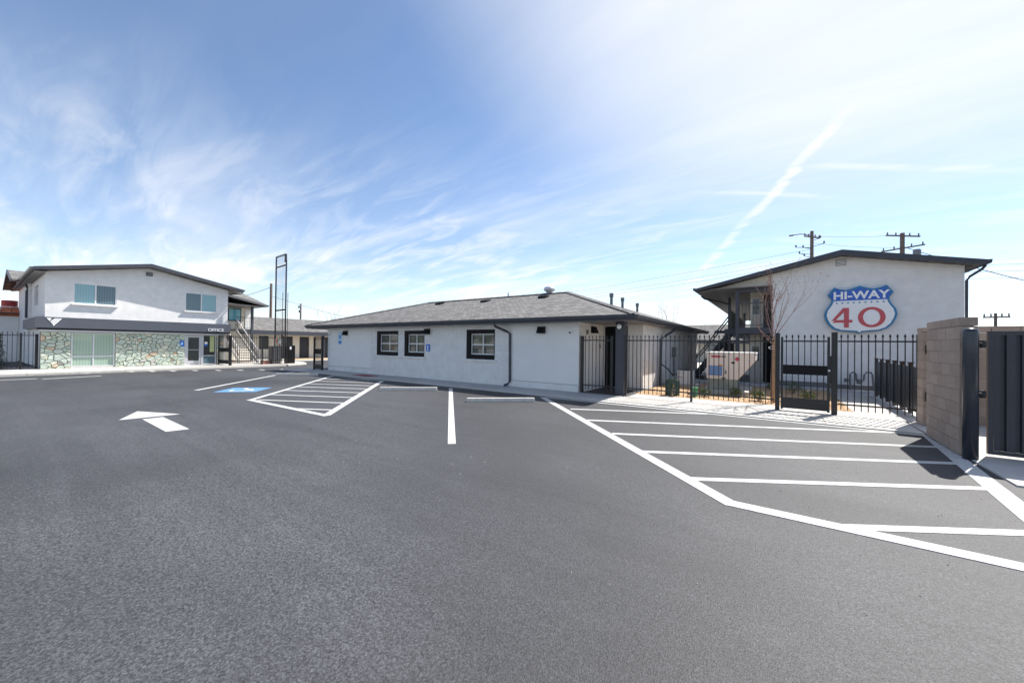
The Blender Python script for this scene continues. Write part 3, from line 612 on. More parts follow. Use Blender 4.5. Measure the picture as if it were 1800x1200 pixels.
for z0, z1 in ((1.0, 1.75), (3.1, 3.9)):
    wd = MB().box(-.95, -.62, 20.54, 20.598, z0, z1).build('window', m_vinyl, rb); MB().box(-.92, -.65, 20.532, 20.539, z0 + .04, z1 - .04).build('pane', g_dark, wd)
stp = thing('outdoor_stairs', 'dark steel stairs rising to the balcony of the gable building', 'stairs', (-2.9, 23.9, 0))
for i in range(13): MB().box(-2.3 - .125 * i, -2.1 - .125 * i, 23.4, 24.4, 2.42 - .185 * i, 2.45 - .185 * i).build('tread', m_dkgrey, stp)
for y in (23.38, 24.42):
    MB().bar((-2.05, y, 2.42), (-3.72, y, .1), .04, .24).build('stringer', m_fascia, stp); MB().bar((-2.05, y, 3.40), (-3.72, y, 1.0), .04, .06).build('handrail', m_fascia, stp)
MB().box(-.154, 1.6, YG - .03, YG - .002, .10, .30).box(1.6, 5.2, YG - .03, YG - .002, .10, .26).build('base_flashing', m_grey, rb)

# shield sign
sg = thing('shield_sign', 'red white and blue highway shield sign reading HI-WAY 40 on the gable wall', 'sign', (2.535, 19.2, 2.2))
half = [(0, 0), (.07, .038), (.24, .046), (.55, .062), (.74, .11), (.88, .20), (.97, .315), (1.0, .40), (.965, .50), (.85, .61), (.79, .685), (.795, .745), (.905, .835), (.72, .99), (.56, .945), (.38, .925), (.22, .945), (0, 1.0)]
def shield(k, dz):
    pts = [(x * 1.02 * k, .0 + dz + (z - .45) * 1.81 * k + .45 * 1.81) for x, z in half]
    return [(2.535 + x, 2.195 + z) for x, z in pts] + [(2.535 - x, 2.195 + z) for x, z in pts[-2:0:-1]]
MB().prism('y', shield(1.0, 0), 19.10, 19.28).build('blue_rim', m_shieldblue, sg)
inner = shield(.93, 0)
zc = 3.455
def clip(poly, keep):
    o = []
    for i in range(len(poly)):
        a, b_ = poly[i], poly[(i + 1) % len(poly)]
        ka, kb = (a[1] - zc) * keep >= 0, (b_[1] - zc) * keep >= 0
        if ka: o.append(a)
        if ka != kb: t = (zc - a[1]) / (b_[1] - a[1]); o.append((a[0] + t * (b_[0] - a[0]), zc))
    return o
MB().prism('y', clip(inner, -1), 19.085, 19.099).build('white_field', m_signwhite, sg)
MB().prism('y', clip(inner, 1), 19.085, 19.099).build('blue_band', m_bandblue, sg)
text_part('HI-WAY', .40, m_signwhite, sg, (2.55, 19.080, 3.52), '-y', .004, .012, 1.08)
four = [(-.50, 2.42 - 2.2), (-.50, .40), (-.82, .40), (-.82, .50), (-.42, 1.02), (-.30, 1.02), (-.30, .52), (-.20, .52), (-.20, .40), (-.30, .40), (-.30, .22), (-.46, .22)]
def shp(pts, ox): return [(2.535 + ox + x, 2.2 + z) for x, z in pts]
n4 = MB().prism('y', shp([(-.44, .24), (-.30, .24), (-.30, .985), (-.44, .985)], 0), 19.068, 19.084)
n4.prism('y', shp([(-.78, .43), (-.441, .43), (-.441, .53), (-.66, .53), (-.70, .50)], 0), 19.068, 19.084).prism('y', shp([(-.299, .43), (-.20, .43), (-.20, .53), (-.299, .53)], 0), 19.068, 19.084)
n4.prism('y', shp([(-.80, .50), (-.70, .50), (-.441, .83), (-.441, .985), (-.47, .985)], 0), 19.067, 19.083)
n4.build('numeral_four', m_red, sg)
n0 = MB(); K = 36
for i in range(K):
    t0, t1 = 2 * math.pi * i / K, 2 * math.pi * (i + 1) / K
    E_ = lambda t, a, b_: (.33 + a * math.cos(t), .615 + b_ * math.sin(t))
    n0.prism('y', shp([E_(t0, .235, .285), E_(t0, .375, .375), E_(t1, .375, .375), E_(t1, .235, .285)], 0), 19.068, 19.084)
n0.build('numeral_zero', m_red, sg)
star = []
for i in range(10):
    r_ = .042 if i % 2 == 0 else .018; star.append((r_ * math.sin(i * math.pi / 5), r_ * math.cos(i * math.pi / 5)))
stm = MB().prism('y', star, -.004, .004).mesh('star'); stm.materials.append(m_shieldblue)
for i in range(9): at(stm, 'star', sg, (2.535 + (i - 4) * .163, 19.078, 3.375))

# ================================================================== OFFICE BUILDING
XO = -30.7
ob = thing('office_building', 'two-storey white office building with stone ground floor and slate canopy band', 'building', (-36, 6.3, 0))
SO = .205; AP = 6.22
def zo(y): return 5.90 - SO * abs(y - AP)
h_up = [(3.27, 4.895, 3.54, 4.66), (7.93, 9.59, 3.53, 4.70)]
MB().wall('x', 2.33, 10.21, 2.70, 5.05, XO - .25, XO, h_up).prism('x', [(2.33, 5.051), (10.21, 5.051), (10.21, zo(10.21)), (AP, 5.90), (2.33, zo(2.33))], XO - .25, XO).build('upper_wall', m_bricks, ob)
MB().wall('y', -41.9, XO - .251, 0.1, 5.05, 2.33, 2.55, [(-36.0, -34.0, 3.55, 4.68), (-40.2, -38.1, 3.5, 4.65)]).build('side_wall', m_brick, ob)
MB().box(-46, XO - .251, 9.98, 10.21, .1, 5.05).build('inner_side_wall', m_brick, ob)
for (a, b_, c, d), ms in zip(h_up, ((g_teal, g_slate), (g_slate, g_teal))):
    fr = MB()
    for q in ((a, a + .05, c, d), (b_ - .05, b_, c, d), (a + .05, b_ - .05, d - .05, d), (a + .05, b_ - .05, c, c + .05), ((a + b_) / 2 - .03, (a + b_) / 2 + .03, c + .05, d - .05)): fr.box(XO - .07, XO - .01, q[0], q[1], q[2], q[3])
    wd = fr.build('window', m_vinyl, ob)
    for (p, q), m_ in zip(((a + .05, (a + b_) / 2 - .03), ((a + b_) / 2 + .03, b_ - .05)), ms): MB().box(XO - .05, XO - .04, p, q, c + .05, d - .05).build('pane', m_, wd)
    MB().box(XO - .10, XO + .12, a - .06, b_ + .06, c - .07, c - .002).build('sill', m_stucco, wd)
for a, b_ in ((-36.0, -34.0), (-40.2, -38.1)):
    wd = MB().box(a, b_, 2.43, 2.47, 3.55, 4.66).build('window', m_vinyl, ob); MB().box(a + .07, b_ - .07, 2.42, 2.429, 3.62, 4.59).build('pane', g_slate, wd)
vt = MB().box(XO + .002, XO + .02, 6.08, 6.39, 5.44, 5.67).build('gable_vent', m_grey, ob)
for i in range(4): MB().box(XO + .021, XO + .03, 6.1, 6.37, 5.46 + i * .05, 5.485 + i * .05).build('louvre', m_soffit, vt)
# front roof
tp = [(1.90, 5.215), (AP, 6.095), (10.90, 5.165)]
orf = MB().prism('x', [tp[0], tp[1], tp[2], (tp[2][0], tp[2][1] - .14), (AP, 5.92), (tp[0][0], tp[0][1] - .14)], -46, -30.14).build('roof', m_shingle, ob)
MB().prism('x', [(tp[0][0] - .01, tp[0][1] + .006), (AP, 6.108), (tp[2][0] + .01, tp[2][1] + .006), (tp[2][0] + .01, tp[2][1] - .16), (AP, 5.92), (tp[0][0] - .01, tp[0][1] - .16)], -30.135, -30.09).build('rake_board', m_fascia, orf)
MB().prism('x', [(1.89, 5.06), (1.80, 5.10), (1.78, 5.20), (1.89, 5.20)], -37.6, -30.12).build('gutter', m_grey, orf)
MB().prism('x', [(10.91, 5.02), (11.0, 5.06), (11.02, 5.16), (10.91, 5.16)], -34.6, -30.12).build('gutter', m_fascia, orf)
MB().prism('x', [(1.93, 5.03), (2.32, 5.05), (2.32, 5.03), (1.93, 5.01)], -37.5, -30.2).build('soffit', m_soffit, orf)
MB().tube([(-30.3, 10.95, 5.03), (-30.4, 10.85, 4.92), (-30.6, 10.4, 4.84), (-30.65, 10.28, 4.78)], .04, 8).build('downspout', m_fascia, ob)
# cross gable on the left flank
cg = MB().prism('y', [(-45.2, 5.19), (-41.3, 6.12), (-37.4, 5.19), (-37.4, 5.07), (-41.3, 5.98), (-45.2, 5.07)], 1.55, 6.2).build('cross_roof', m_shingle, ob)
MB().prism('y', [(-45.22, 5.195), (-41.3, 6.13), (-37.38, 5.195), (-37.38, 5.04), (-41.3, 5.95), (-45.22, 5.04)], 1.50, 1.548).build('rake_board', m_fascia, cg)
MB().prism('y', [(-45.0, 5.06), (-41.3, 5.94), (-37.6, 5.06)], 2.0, 2.2).build('gable_wall', m_soffit, ob)
MB().box(-45, -37.6, 2.201, 2.5, .1, 5.06).build('flank_wall', m_brick, ob)
MB().tube([(-37.9, 2.1, 5.0), (-37.9, 2.2, 4.7), (-37.9, 2.15, 4.55), (-37.9, 2.15, 2.9)], .06, 8).build('downspout', m_fascia, ob)
# canopy band
bd = MB().box(-30.69, -30.25, 2.03, 10.24, 2.21, 2.76).box(-38, -30.691, 2.03, 2.32, 2.21, 2.76).build('canopy_band', m_band, ob)
MB().box(-30.70, -30.262, 2.06, 10.22, 2.12, 2.205).build('lower_trim', m_blackf, bd)  # black strip along the bottom of the canopy band
MB().box(-30.66, -30.40, 2.15, 10.0, 2.02, 2.118).build('soffit_trim', m_alu, bd)
text_part('OFFICE', .265, m_signwhite, ob, (-30.235, 9.42, 2.27), '+x', .008, .0, 1.02)
lg = MB()
for pts in ([(2.35, 2.70), (2.52, 2.70), (2.45, 2.55)], [(2.47, 2.53), (2.63, 2.70), (2.69, 2.70), (2.50, 2.48)], [(2.51, 2.46), (2.71, 2.70), (2.77, 2.70), (2.54, 2.40)], [(2.55, 2.38), (2.79, 2.70), (2.86, 2.70), (2.58, 2.31)]): lg.prism('x', pts, -30.248, -30.235)
lg.build('band_emblem', m_signwhite, ob)
# ground floor: stone veneer cut as flagstones
def voronoi(y0, y1, z0, z1, n, seed, aspect=1.35):
    rnd = random.Random(seed); P = []
    while len(P) < n:
        best = max(((rnd.uniform(y0, y1), rnd.uniform(z0, z1)) for _ in range(3)), key=lambda c: min([((c[0] - p[0]) / aspect) ** 2 + (c[1] - p[1]) ** 2 for p in P] or [1]))
        P.append(best)
    cells = []
    for i, p in enumerate(P):
        poly = [(y0, z0), (y1, z0), (y1, z1), (y0, z1)]
        for j, q in enumerate(P):
            if i == j: continue
            nx, ny = (q[0] - p[0]) / aspect ** 2, q[1] - p[1]; mx_, my_ = (p[0] + q[0]) / 2, (p[1] + q[1]) / 2
            f_ = lambda a: (a[0] - mx_) * nx + (a[1] - my_) * ny
            o = []
            for k in range(len(poly)):
                a, b_ = poly[k], poly[(k + 1) % len(poly)]; fa_, fb_ = f_(a), f_(b_)
                if fa_ <= 0: o.append(a)
                if (fa_ <= 0) != (fb_ <= 0): t = fa_ / (fa_ - fb_); o.append((a[0] + t * (b_[0] - a[0]), a[1] + t * (b_[1] - a[1])))
            poly = o
            if len(poly) < 3: break
        if len(poly) < 3: continue
        cy, cz = sum(a[0] for a in poly) / len(poly), sum(a[1] for a in poly) / len(poly)
        sh = []
        for a in poly:
            d = math.hypot(a[0] - cy, a[1] - cz); k = max(.2, (d - .008 - rnd.uniform(0, .012)) / d) if d > 1e-6 else 1
            sh.append((cy + (a[0] - cy) * k, cz + (a[1] - cz) * k))
        area = abs(sum(sh[k][0] * sh[(k + 1) % len(sh)][1] - sh[(k + 1) % len(sh)][0] * sh[k][1] for k in range(len(sh)))) / 2
        if area > .004: cells.append((sh, (cy, cz)))
    return cells
def stones(name, y0, y1, z0, z1, n, seed, x):
    bk = MB().box(x - .30, x, y0, y1, z0, z1).build(name, m_grout, ob)
    rnd = random.Random(seed)
    for sh, (cy, cz) in voronoi(y0, y1, z0, z1, n, seed):
        dp = rnd.uniform(.035, .085); m = MB(); k = len(sh); n0_ = 0
        inn = [(cy + (a[0] - cy) * .86, cz + (a[1] - cz) * .86) for a in sh]
        m.v = [(x - .01, a[0], a[1]) for a in sh] + [(x + dp * .7, a[0], a[1]) for a in sh] + [(x + dp + rnd.uniform(-.008, .008), a[0], a[1]) for a in inn]
        for r_ in range(2):
            for i in range(k): j = (i + 1) % k; m.f.append((r_ * k + i, r_ * k + j, (r_ + 1) * k + j, (r_ + 1) * k + i))
        m.f += [tuple(range(k - 1, -1, -1)), tuple(range(2 * k, 3 * k))]
        w_ = rnd.random(); mi = 5 if w_ < .035 else 6 if w_ < .11 else rnd.choice((0, 0, 1, 1, 2, 3, 3))
        m.build('flagstone', m_stone[mi], bk)
stones('stone_veneer', 2.20, 3.22, .10, 2.02, 52, 4, XO)
stones('stone_veneer', 4.87, 7.94, .10, 2.02, 150, 11, XO)
stones('stone_pier', 9.62, 10.0, .10, 2.02, 13, 5, XO + .05)
MB().box(-38, XO - .31, 2.25, 2.45, .1, 2.2).build('flank_base', m_stucco, ob)
# big front window
fw = MB()
a, b_, c, d = 3.23, 4.86, .16, 2.0; mx_ = 4.04
for q in ((a, a + .06, c, d), (b_ - .06, b_, c, d), (a + .06, b_ - .06, d - .05, d), (a + .06, b_ - .06, c, c + .07), (mx_ - .03, mx_ + .03, c + .07, d - .05), (a + .06, mx_ - .03, .69, .76), (mx_ + .03, b_ - .06, .69, .76)): fw.box(XO - .09, XO - .02, q[0], q[1], q[2], q[3])
fwo = fw.build('window', m_alu, ob)
for p, q in ((a + .06, mx_ - .03), (mx_ + .03, b_ - .06)):
    for r_, s_ in ((c + .07, .69), (.76, d - .05)): MB().box(XO - .06, XO - .05, p, q, r_, s_).build('pane', g_green, fwo)
MB().box(XO - .3, XO - .0, 3.22, 4.87, .095, .159).build('window_curb', m_conc2, ob)
# door and side light
dfr = MB()
for q in ((7.95, 8.03, .1, 2.02), (8.79, 8.87, .1, 2.02), (8.03, 8.79, 1.95, 2.02)): dfr.box(XO - .12, XO - .03, q[0], q[1], q[2], q[3])
dfo = dfr.build('door_frame', m_alu, ob)
do = MB()
for q in ((8.035, 8.13, .11, 1.94), (8.69, 8.785, .11, 1.94), (8.13, 8.69, 1.85, 1.94), (8.13, 8.69, .11, .36)): do.box(XO - .10, XO - .05, q[0], q[1], q[2], q[3])
doo = do.build('door', m_alu, ob)
MB().box(XO - .08, XO - .075, 8.13, 8.69, .36, 1.85).build('pane', g_dark, doo)
MB().box(XO - .045, XO - .02, 8.14, 8.68, 1.04, 1.07).build('push_bar', m_alu, doo); MB().tube([(XO - .05, 8.735, .95), (XO + .02, 8.735, .97), (XO + .02, 8.735, 1.25), (XO - .05, 8.735, 1.27)], .012, 8).build('handle', m_alu, doo)
sl = MB()
for q in ((8.872, 8.92, .1, 2.02), (9.54, 9.61, .1, 2.02), (8.92, 9.54, 1.97, 2.02), (8.92, 9.54, .10, .15), (8.92, 9.54, .64, .70)): sl.box(XO - .12, XO - .03, q[0], q[1], q[2], q[3])
slo = sl.build('side_light', m_alu, ob)
MB().box(XO - .08, XO - .07, 8.92, 9.54, .70, 1.97).build('pane', g_dark, slo); MB().box(XO - .08, XO - .07, 8.92, 9.54, .15, .64).build('pane', g_slate, slo)
MB().box(XO - .068, XO - .06, 9.26, 9.50, .92, 1.95).build('roller_blind', mat('lime_blind', (.50, .56, .28), .8), slo)
MB().box(XO - .066, XO - .056, 8.98, 9.13, 1.28, 1.58).build('notice', m_signwhite, slo); MB().box(XO - .055, XO - .052, 8.98, 9.13, 1.28, 1.42).build('notice_panel', m_bluesign, slo)
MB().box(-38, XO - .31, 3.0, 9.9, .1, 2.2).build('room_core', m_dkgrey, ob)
s3 = thing('wall_sign', 'small blue sign on the stone wall beside the office door', 'sign', (XO + .07, 7.78, 1.26))
MB().box(XO + .065, XO + .085, 7.68, 7.90, 1.27, 1.62).build('plate', m_bluesign, s3); MB().box(XO + .0855, XO + .09, 7.74, 7.84, 1.38, 1.52).build('pictogram', m_ltblue, s3)
# stair landing block behind the office
MB().box(-46, -37.0, 10.211, 14.0, 0, 4.45).build('landing_block', m_cream, ob)
MB().box(-37.0 + .002, -36.95, 13.55, 13.95, 2.63, 4.3).build('door', m_vinyl, ob)
MB().box(-46, -35.2, 10.22, 13.45, 2.44, 2.62).build('landing_floor', m_grey, ob)
lr = MB().prism('x', [(8.0, 5.95), (14.15, 4.62), (14.15, 4.50), (8.0, 5.80)], -46, -34.4).build('landing_roof', m_shingle, ob)
hp = MB(); P_ = [(-34.38, 11.3, 5.245), (-34.38, 14.17, 4.64), (-38.0, 13.75, 5.78), (-38.0, 13.2, 5.82)]; hp.poly(P_); hp.poly([(x, y, z - .12) for x, y, z in reversed(P_)])
for i in range(4): a, b_ = P_[i], P_[(i + 1) % 4]; hp.poly([a, b_, (b_[0], b_[1], b_[2] - .12), (a[0], a[1], a[2] - .12)])
hp.build('hip_end', m_shingle, lr)
MB().prism('x', [(8.6, 5.83), (14.17, 4.63), (14.17, 4.48), (8.6, 5.66)], -34.39, -34.33).build('rake_board', m_grey, lr)
MB().prism('x', [(14.16, 4.46), (14.25, 4.50), (14.27, 4.62), (14.16, 4.62)], -46, -34.3).build('gutter', m_fascia, lr)
MB().prism('x', [(10.22, 4.60), (14.1, 4.48), (14.1, 4.46), (10.22, 4.57)], -46, -34.45).build('soffit', m_soffit, lr)
MB().box(-35.25, -35.09, 13.3, 13.46, .09, 4.5).build('landing_post', m_fascia, ob); MB().box(-35.25, -35.09, 10.25, 10.41, .09, 4.6).build('landing_post', m_fascia, ob)
pw = MB().box(-36.998, -36.95, 12.3, 13.25, 3.3, 4.38).build('window', m_fascia, ob); MB().box(-36.949, -36.94, 12.37, 13.18, 3.37, 4.31).build('pane', g_blue, pw)
lrl = MB().box(-35.20, -35.16, 12.25, 13.3, 3.54, 3.58).box(-35.20, -35.16, 12.25, 13.3, 2.70, 2.73).build('guard_rail', m_black, ob)
for i in range(8): MB().box(-35.188, -35.172, 12.33 + i * .125, 12.346 + i * .125, 2.732, 3.538).build('baluster', m_black, lrl)
stairs = thing('outdoor_stairs', 'open-tread steel stairs with pale handrails climbing beside the office', 'stairs', (-33.1, 11.7, .1))
for i in range(14):
    x = -31.25 - i * .285; z = .28 + i * .178
    MB().box(x - .30, x, 11.14, 12.20, z - .05, z).build('tread', mat('tread_grey', (.22, .21, .20), .85, noise=.15), stairs)
for y in (11.1, 12.24):
    MB().bar((-31.05, y, .12), (-35.2, y, 2.60), .05, .20).build('stringer', mat('pale_steel', (.36, .35, .34), .5), stairs)
    MB().bar((-31.15, y, 1.05), (-35.2, y, 3.50), .04, .045).build('handrail', m_alu, stairs); MB().bar((-31.15, y, .60), (-35.2, y, 3.05), .03, .03).build('mid_rail', m_black, stairs)
    for k in range(12):
        x = -31.2 - k * .36; zb = .12 + (k * .36 + .15) * .5976
        MB().bar((x, y, zb), (x, y, zb + .93), .018, .018).build('baluster', m_black, stairs)

# ================================================================== REAR WINGS
bw = thing('rear_wing', 'low white motel wing with dark doors behind the sign pylon', 'building', (-40, 23, 0))
MB().wall('x', 13.0, 36, .07, 2.5, -38.3, -38.0, [(15.05, 15.85, .95, 2.15), (17.0, 17.95, .07, 2.15), (18.55, 19.5, .07, 2.15), (21.0, 21.9, .07, 2.15), (23, 24.4, .95, 2.15)]).build('wall', m_cream, bw)
for a, b_ in ((17.0, 17.95), (18.55, 19.5), (21.0, 21.9)):
    d_ = MB().box(-38.2, -38.12, a, b_, .08, 2.14).build('door', mat('charcoal_door', (.03, .032, .04), .5), bw); MB().lathe((-38.10, b_ - .1, 1.05), [(.03, -.02), (.04, 0), (.03, .02)], 8).build('knob', m_alu, d_)
for a, b_ in ((15.05, 15.85), (23, 24.4)):
    wd = MB().box(-38.2, -38.12, a, b_, .95, 2.15).build('window', m_blackf, bw); MB().box(-38.119, -38.11, a + .07, b_ - .07, 1.02, 2.08).build('pane', g_dark, wd)
brf = MB().prism('y', [(-36.7, 2.62), (-41.5, 4.02), (-46.5, 2.62), (-46.5, 2.50), (-36.7, 2.50)], 12.9, 36.4).build('roof', m_shingle, bw)
MB().box(-36.69, -36.63, 12.9, 36.4, 2.24, 2.60).build('fascia', m_fascia, brf)
for y in (16.4, 20.3, 24.2, 28): MB().box(-36.85, -36.73, y - .06, y + .06, .07, 2.5).build('walk_post', m_fascia, bw)
MB().box(-46, -38.31, 13.1, 35.9, 0, 2.49).build('room_core', m_cream, bw)
rw = thing('rear_wing', 'distant low wing with grey roof seen beyond the utility cabinet', 'building', (-8, 48, 0))
MB().wall('y', -26, 0, .02, 2.4, 46.3, 46.6, [(-8.2, -7.4, .02, 2.05), (-6.3, -5.2, .9, 2.0), (-4.6, -3.7, .02, 2.05), (-12, -11, .02, 2.05)]).build('wall', m_cream, rw)
for a, b_, c in ((-8.2, -7.4, .03), (-4.6, -3.7, .03), (-12, -11, .03)): MB().box(a, b_, 46.4, 46.48, c, 2.04).build('door', m_blackf, rw)
wd = MB().box(-6.3, -5.2, 46.4, 46.46, .9, 2.0).build('window', m_vinyl, rw); MB().box(-6.24, -5.26, 46.38, 46.399, .96, 1.94).build('pane', g_slate, wd)
rrf = MB().prism('x', [(44.9, 2.35), (49.5, 4.2), (54, 2.35)], -26.5, .4).build('roof', m_shingle, rw)
MB().box(-26.5, .4, 44.84, 44.9, 2.0, 2.36).build('fascia', m_fascia, rrf)  # dark board made deeper to include the shadow under the eave
MB().box(-5.6, -4.4, 47.0, 47.6, 3.28, 3.42).build('slot_vent', m_blackf, rrf)
MB().box(-26, 0, 46.61, 53, 0, 2.34).build('room_core', m_cream, rw)

# neighbour with clay tile roof at the far left
nb = thing('tile_roof_house', 'low grey neighbour house with orange clay tile roof at the left edge', 'house', (-46, -2, 0))
MB().box(-56, -44.3, -8, 2.19, 0, 3.2).build('wall', m_stucco, nb)
nr = MB().prism('x', [(-8.4, 3.15), (2.9, 3.40), (2.9, 3.52), (-8.4, 3.27)], -44.25, -43.9).build('fascia', m_fascia, nb)
for i in range(26):
    y = -8.2 + i * .42
    for k in range(3): MB().prism('y', [(-43.88 - k * .5, 3.44 + k * .13), (-44.45 - k * .5, 3.58 + k * .13), (-44.45 - k * .5, 3.64 + k * .13), (-43.88 - k * .5, 3.53 + k * .13)], y, y + .38).build('roof_tile', m_tile, nb)
MB().box(-56, -44.3, -8.2, 2.6, 3.21, 3.4).prism('y', [(-44.3, 3.4), (-46.6, 3.86), (-56, 3.4)], -8.1, 2.5).build('roof_deck', m_tile, nb)
tk = thing('rooftop_drum', 'red and white round drum standing on the tile roof', 'drum', (-46, 1.85, 4.0))
MB().lathe((-46, 1.85, 3.70), [(.46, 0), (.42, .26)], 18).build('white_skirt', m_signwhite, tk); MB().lathe((-46, 1.85, 3.96), [(.38, 0), (.38, .42), (.35, .44)], 18).build('red_barrel', m_tankred, tk)
cyp = thing('cypress_shrub', 'dark slim cypress behind the iron fence at the left edge', 'shrub', (-32.2, .95, .1))

# ================================================================== BLOCK WALLS, BOLLARD, ENCLOSURE GATE
BL = MB().box(-.1965, .1965, -.0945, .0945, .003, .197).mesh('block'); BL.materials.append(m_cmu)
BH = MB().box(-.0965, .0965, -.0945, .0945, .003, .197).mesh('half_block'); BH.materials.append(m_cmu)
def block_wall(parent, axis, a0, n, fixed, z0, courses, halfend=True):
    for c_i in range(courses):
        off = .2 * (c_i % 2); k = 0
        spots = [(a0 + .2 + .4 * i + off, BL) for i in range(n)] if not c_i % 2 else [(a0 + .1, BH)] + [(a0 + .4 + .4 * i, BL) for i in range(n - 1)] + [(a0 + .4 * n - .1, BH)]
        for a, me in spots:
            w_ = (fixed, a, z0 + .2 * c_i) if axis == 'y' else (a, fixed, z0 + .2 * c_i)
            at(me, 'block' if me is BL else 'half_block', parent, w_, R(90) if axis == 'y' else 0)
bwl = thing('block_wall', 'tan concrete-block screen wall behind the round gate post', 'wall', (2.44, 9.7, .02))
MB().box(2.355, 2.525, 8.885, 10.455, .02, 2.01).build('mortar_core', m_mortar, bwl)
block_wall(bwl, 'y', 8.87, 4, 2.44, .02, 10)
for i in range(4): MB().box(2.345, 2.535, 8.872 + .4 * i, 8.868 + .4 * (i + 1) - .004, 2.025, 2.155).build('cap_block', m_cmu, bwl)
pil = thing('block_pillar', 'narrow tan block pillar at the right end of the iron fence', 'wall', (2.75, 11.8, .02))
MB().box(2.575, 2.935, 11.71, 12.07, .02, 2.0).build('mortar_core', m_mortar, pil)
for c_i in range(10):
    MB().box(2.565, 2.945, 11.70, 12.08, .024 + .2 * c_i, .214 + .2 * c_i).build('block', m_cmu, pil)
MB().box(2.56, 2.95, 11.695, 12.085, 2.025, 2.11).build('cap_block', m_cmu, pil)
gp = thing('gate_track_post', 'slim black steel post with two strike plates beside the block pillar', 'post', (2.70, 11.6, .02))
MB().box(2.69, 2.75, 11.58, 11.64, .02, 1.93).build('post', m_black, gp)
for z in (.55, 1.55): MB().box(2.60, 2.70, 11.60, 11.69, z, z + .19).build('strike_plate', m_blackf, gp)
rwl = thing('block_wall', 'tan block rear wall of the bin enclosure seen over the ribbed gate', 'wall', (5, 12.6, .02))
MB().box(2.97, 8.4, 12.52, 12.68, .02, 2.01).build('mortar_core', m_mortar, rwl)
block_wall(rwl, 'x', 2.96, 13, 12.6, .02, 10)
for i in range(13): MB().box(2.965 + .4 * i, 3.355 + .4 * i, 12.505, 12.695, 2.025, 2.16).build('cap_block', m_cmu, rwl)
bo = thing('gate_post', 'thick round gunmetal gate post with domed top in front of the block wall', 'post', (2.40, 8.66, .02))
MB().lathe((2.40, 8.66, .02), [(.083, 0), (.083, 1.90), (.076, 1.935), (.05, 1.955), (.01, 1.965)], 28).build('pipe', m_bollard, bo, smooth=True)
for z in (.98, 1.74):
    hg = MB().tube([(2.48, 8.70, z), (2.60, 8.92, z)], .03, 10).lathe((2.575, 8.87, z - .055), [(.035, 0), (.045, .02), (.045, .09), (.035, .11)], 10).build('hinge', m_black, bo)
eg = thing('enclosure_gate', 'tall dark ribbed steel gate cut by the right picture edge', 'gate', (4, 9.0, .06))
GY = 9.0
MB().box(2.665, 2.72, GY - .03, GY + .03, .06, 1.94).box(2.72, 5.2, GY - .03, GY + .03, 1.885, 1.94).box(2.72, 5.2, GY - .03, GY + .03, .06, .115).build('frame', m_gate, eg)
pr = []; x = 2.725
while x < 5.0:
    pr += [(x, GY - .018), (x + .062, GY - .018), (x + .070, GY + .022), (x + .118, GY + .022), (x + .126, GY - .018)]; x += .150
back = [(a, b_ + .004) for a, b_ in reversed(pr)]
MB().prism('z', pr + back, .117, 1.883).build('ribbed_sheet', m_gate, eg)

# ================================================================== YARD BEHIND THE FENCE
pf = thing('privacy_fence', 'low black slatted privacy fence with capped posts by the garden path', 'fence', (2.8, 15.5, .03))
ys = [12.95, 13.75, 14.55, 15.35, 16.2, 17.0, 17.8]
for y in ys: MB().box(2.76, 2.84, y - .04, y + .04, .03, 1.30).box(2.745, 2.855, y - .055, y + .055, 1.30, 1.325).build('post', m_black, pf)
for a, b_ in zip(ys, ys[1:]):
    MB().bar((2.80, a + .04, 1.20), (2.80, b_ - .04, 1.20), .03, .04).bar((2.80, a + .04, .22), (2.80, b_ - .04, .22), .03, .04).build('rail', m_black, pf)
    n = 6
    for i in range(n): w_ = (b_ - a - .08) / n; MB().box(2.782, 2.797, a + .04 + w_ * i + .004, a + .04 + w_ * (i + 1) - .004, .12, 1.18).build('slat', m_black, pf)
gn = thing('generator_cabinet', 'beige equipment cabinet with slanted hood and blue notice behind the fence', 'cabinet', (-1.4, 15.8, .03))
MB().box(-2.2, -.75, 14.85, 17.0, .0, .16).build('pad', m_conc, gn)
MB().prism('y', [(-2.03, .54), (-1.08, .54), (-1.05, .58), (-.58, 1.20), (-.58, 1.43), (-2.03, 1.43)], 15.0, 16.8).build('housing', m_beige, gn, bevel=.012)
MB().box(-2.0, -1.14, 15.03, 16.8, .16, .538).build('fuel_base', mat('mossy_grey_steel', (.28, .29, .25), .7, noise=.25, nscale=5), gn)
MB().box(-2.06, -.56, 14.97, 16.83, 1.432, 1.47).build('lid', m_stucco, gn)
MB().box(-1.50, -1.485, 14.985, 15.0, .56, 1.42).build('door_seam', m_grey, gn)
MB().box(-1.97, -1.55, 14.985, 14.998, .66, .99).build('blue_notice', mat('notice_blue', (.10, .19, .45), .5), gn)
for i in range(4): MB().box(-1.95, -1.57, 14.980, 14.9845, .72 + i * .07, .735 + i * .07).build('notice_line', m_ltblue, gn)
MB().box(-1.88, -1.60, 14.985, 14.998, 1.28, 1.35).build('red_strip', m_red, gn); MB().box(-1.66, -1.55, 14.985, 14.998, 1.0, 1.04).build('orange_strip', mat('orange_label', (.75, .30, .03), .5), gn)
MB().prism('y', [(-1.18, 1.24), (-1.10, 1.32), (-1.02, 1.24), (-1.10, 1.16)], 14.985, 14.998).build('hazard_diamond', m_red, gn); MB().box(-1.27, -1.17, 14.985, 14.998, 1.08, 1.14).build('black_label', m_blackf, gn)
for z in (.55, 1.30): MB().box(-1.56, -1.44, 14.96, 15.0, z, z + .03).build('hinge', m_blackf, gn)
MB().box(-1.46, -1.42, 14.955, 14.985, .72, .84).build('latch', m_grey, gn)
gb = thing('backflow_cage', 'dark green hooped backflow cage with pipes beside the downspout', 'utility box', (-2.8, 13.4, .03))
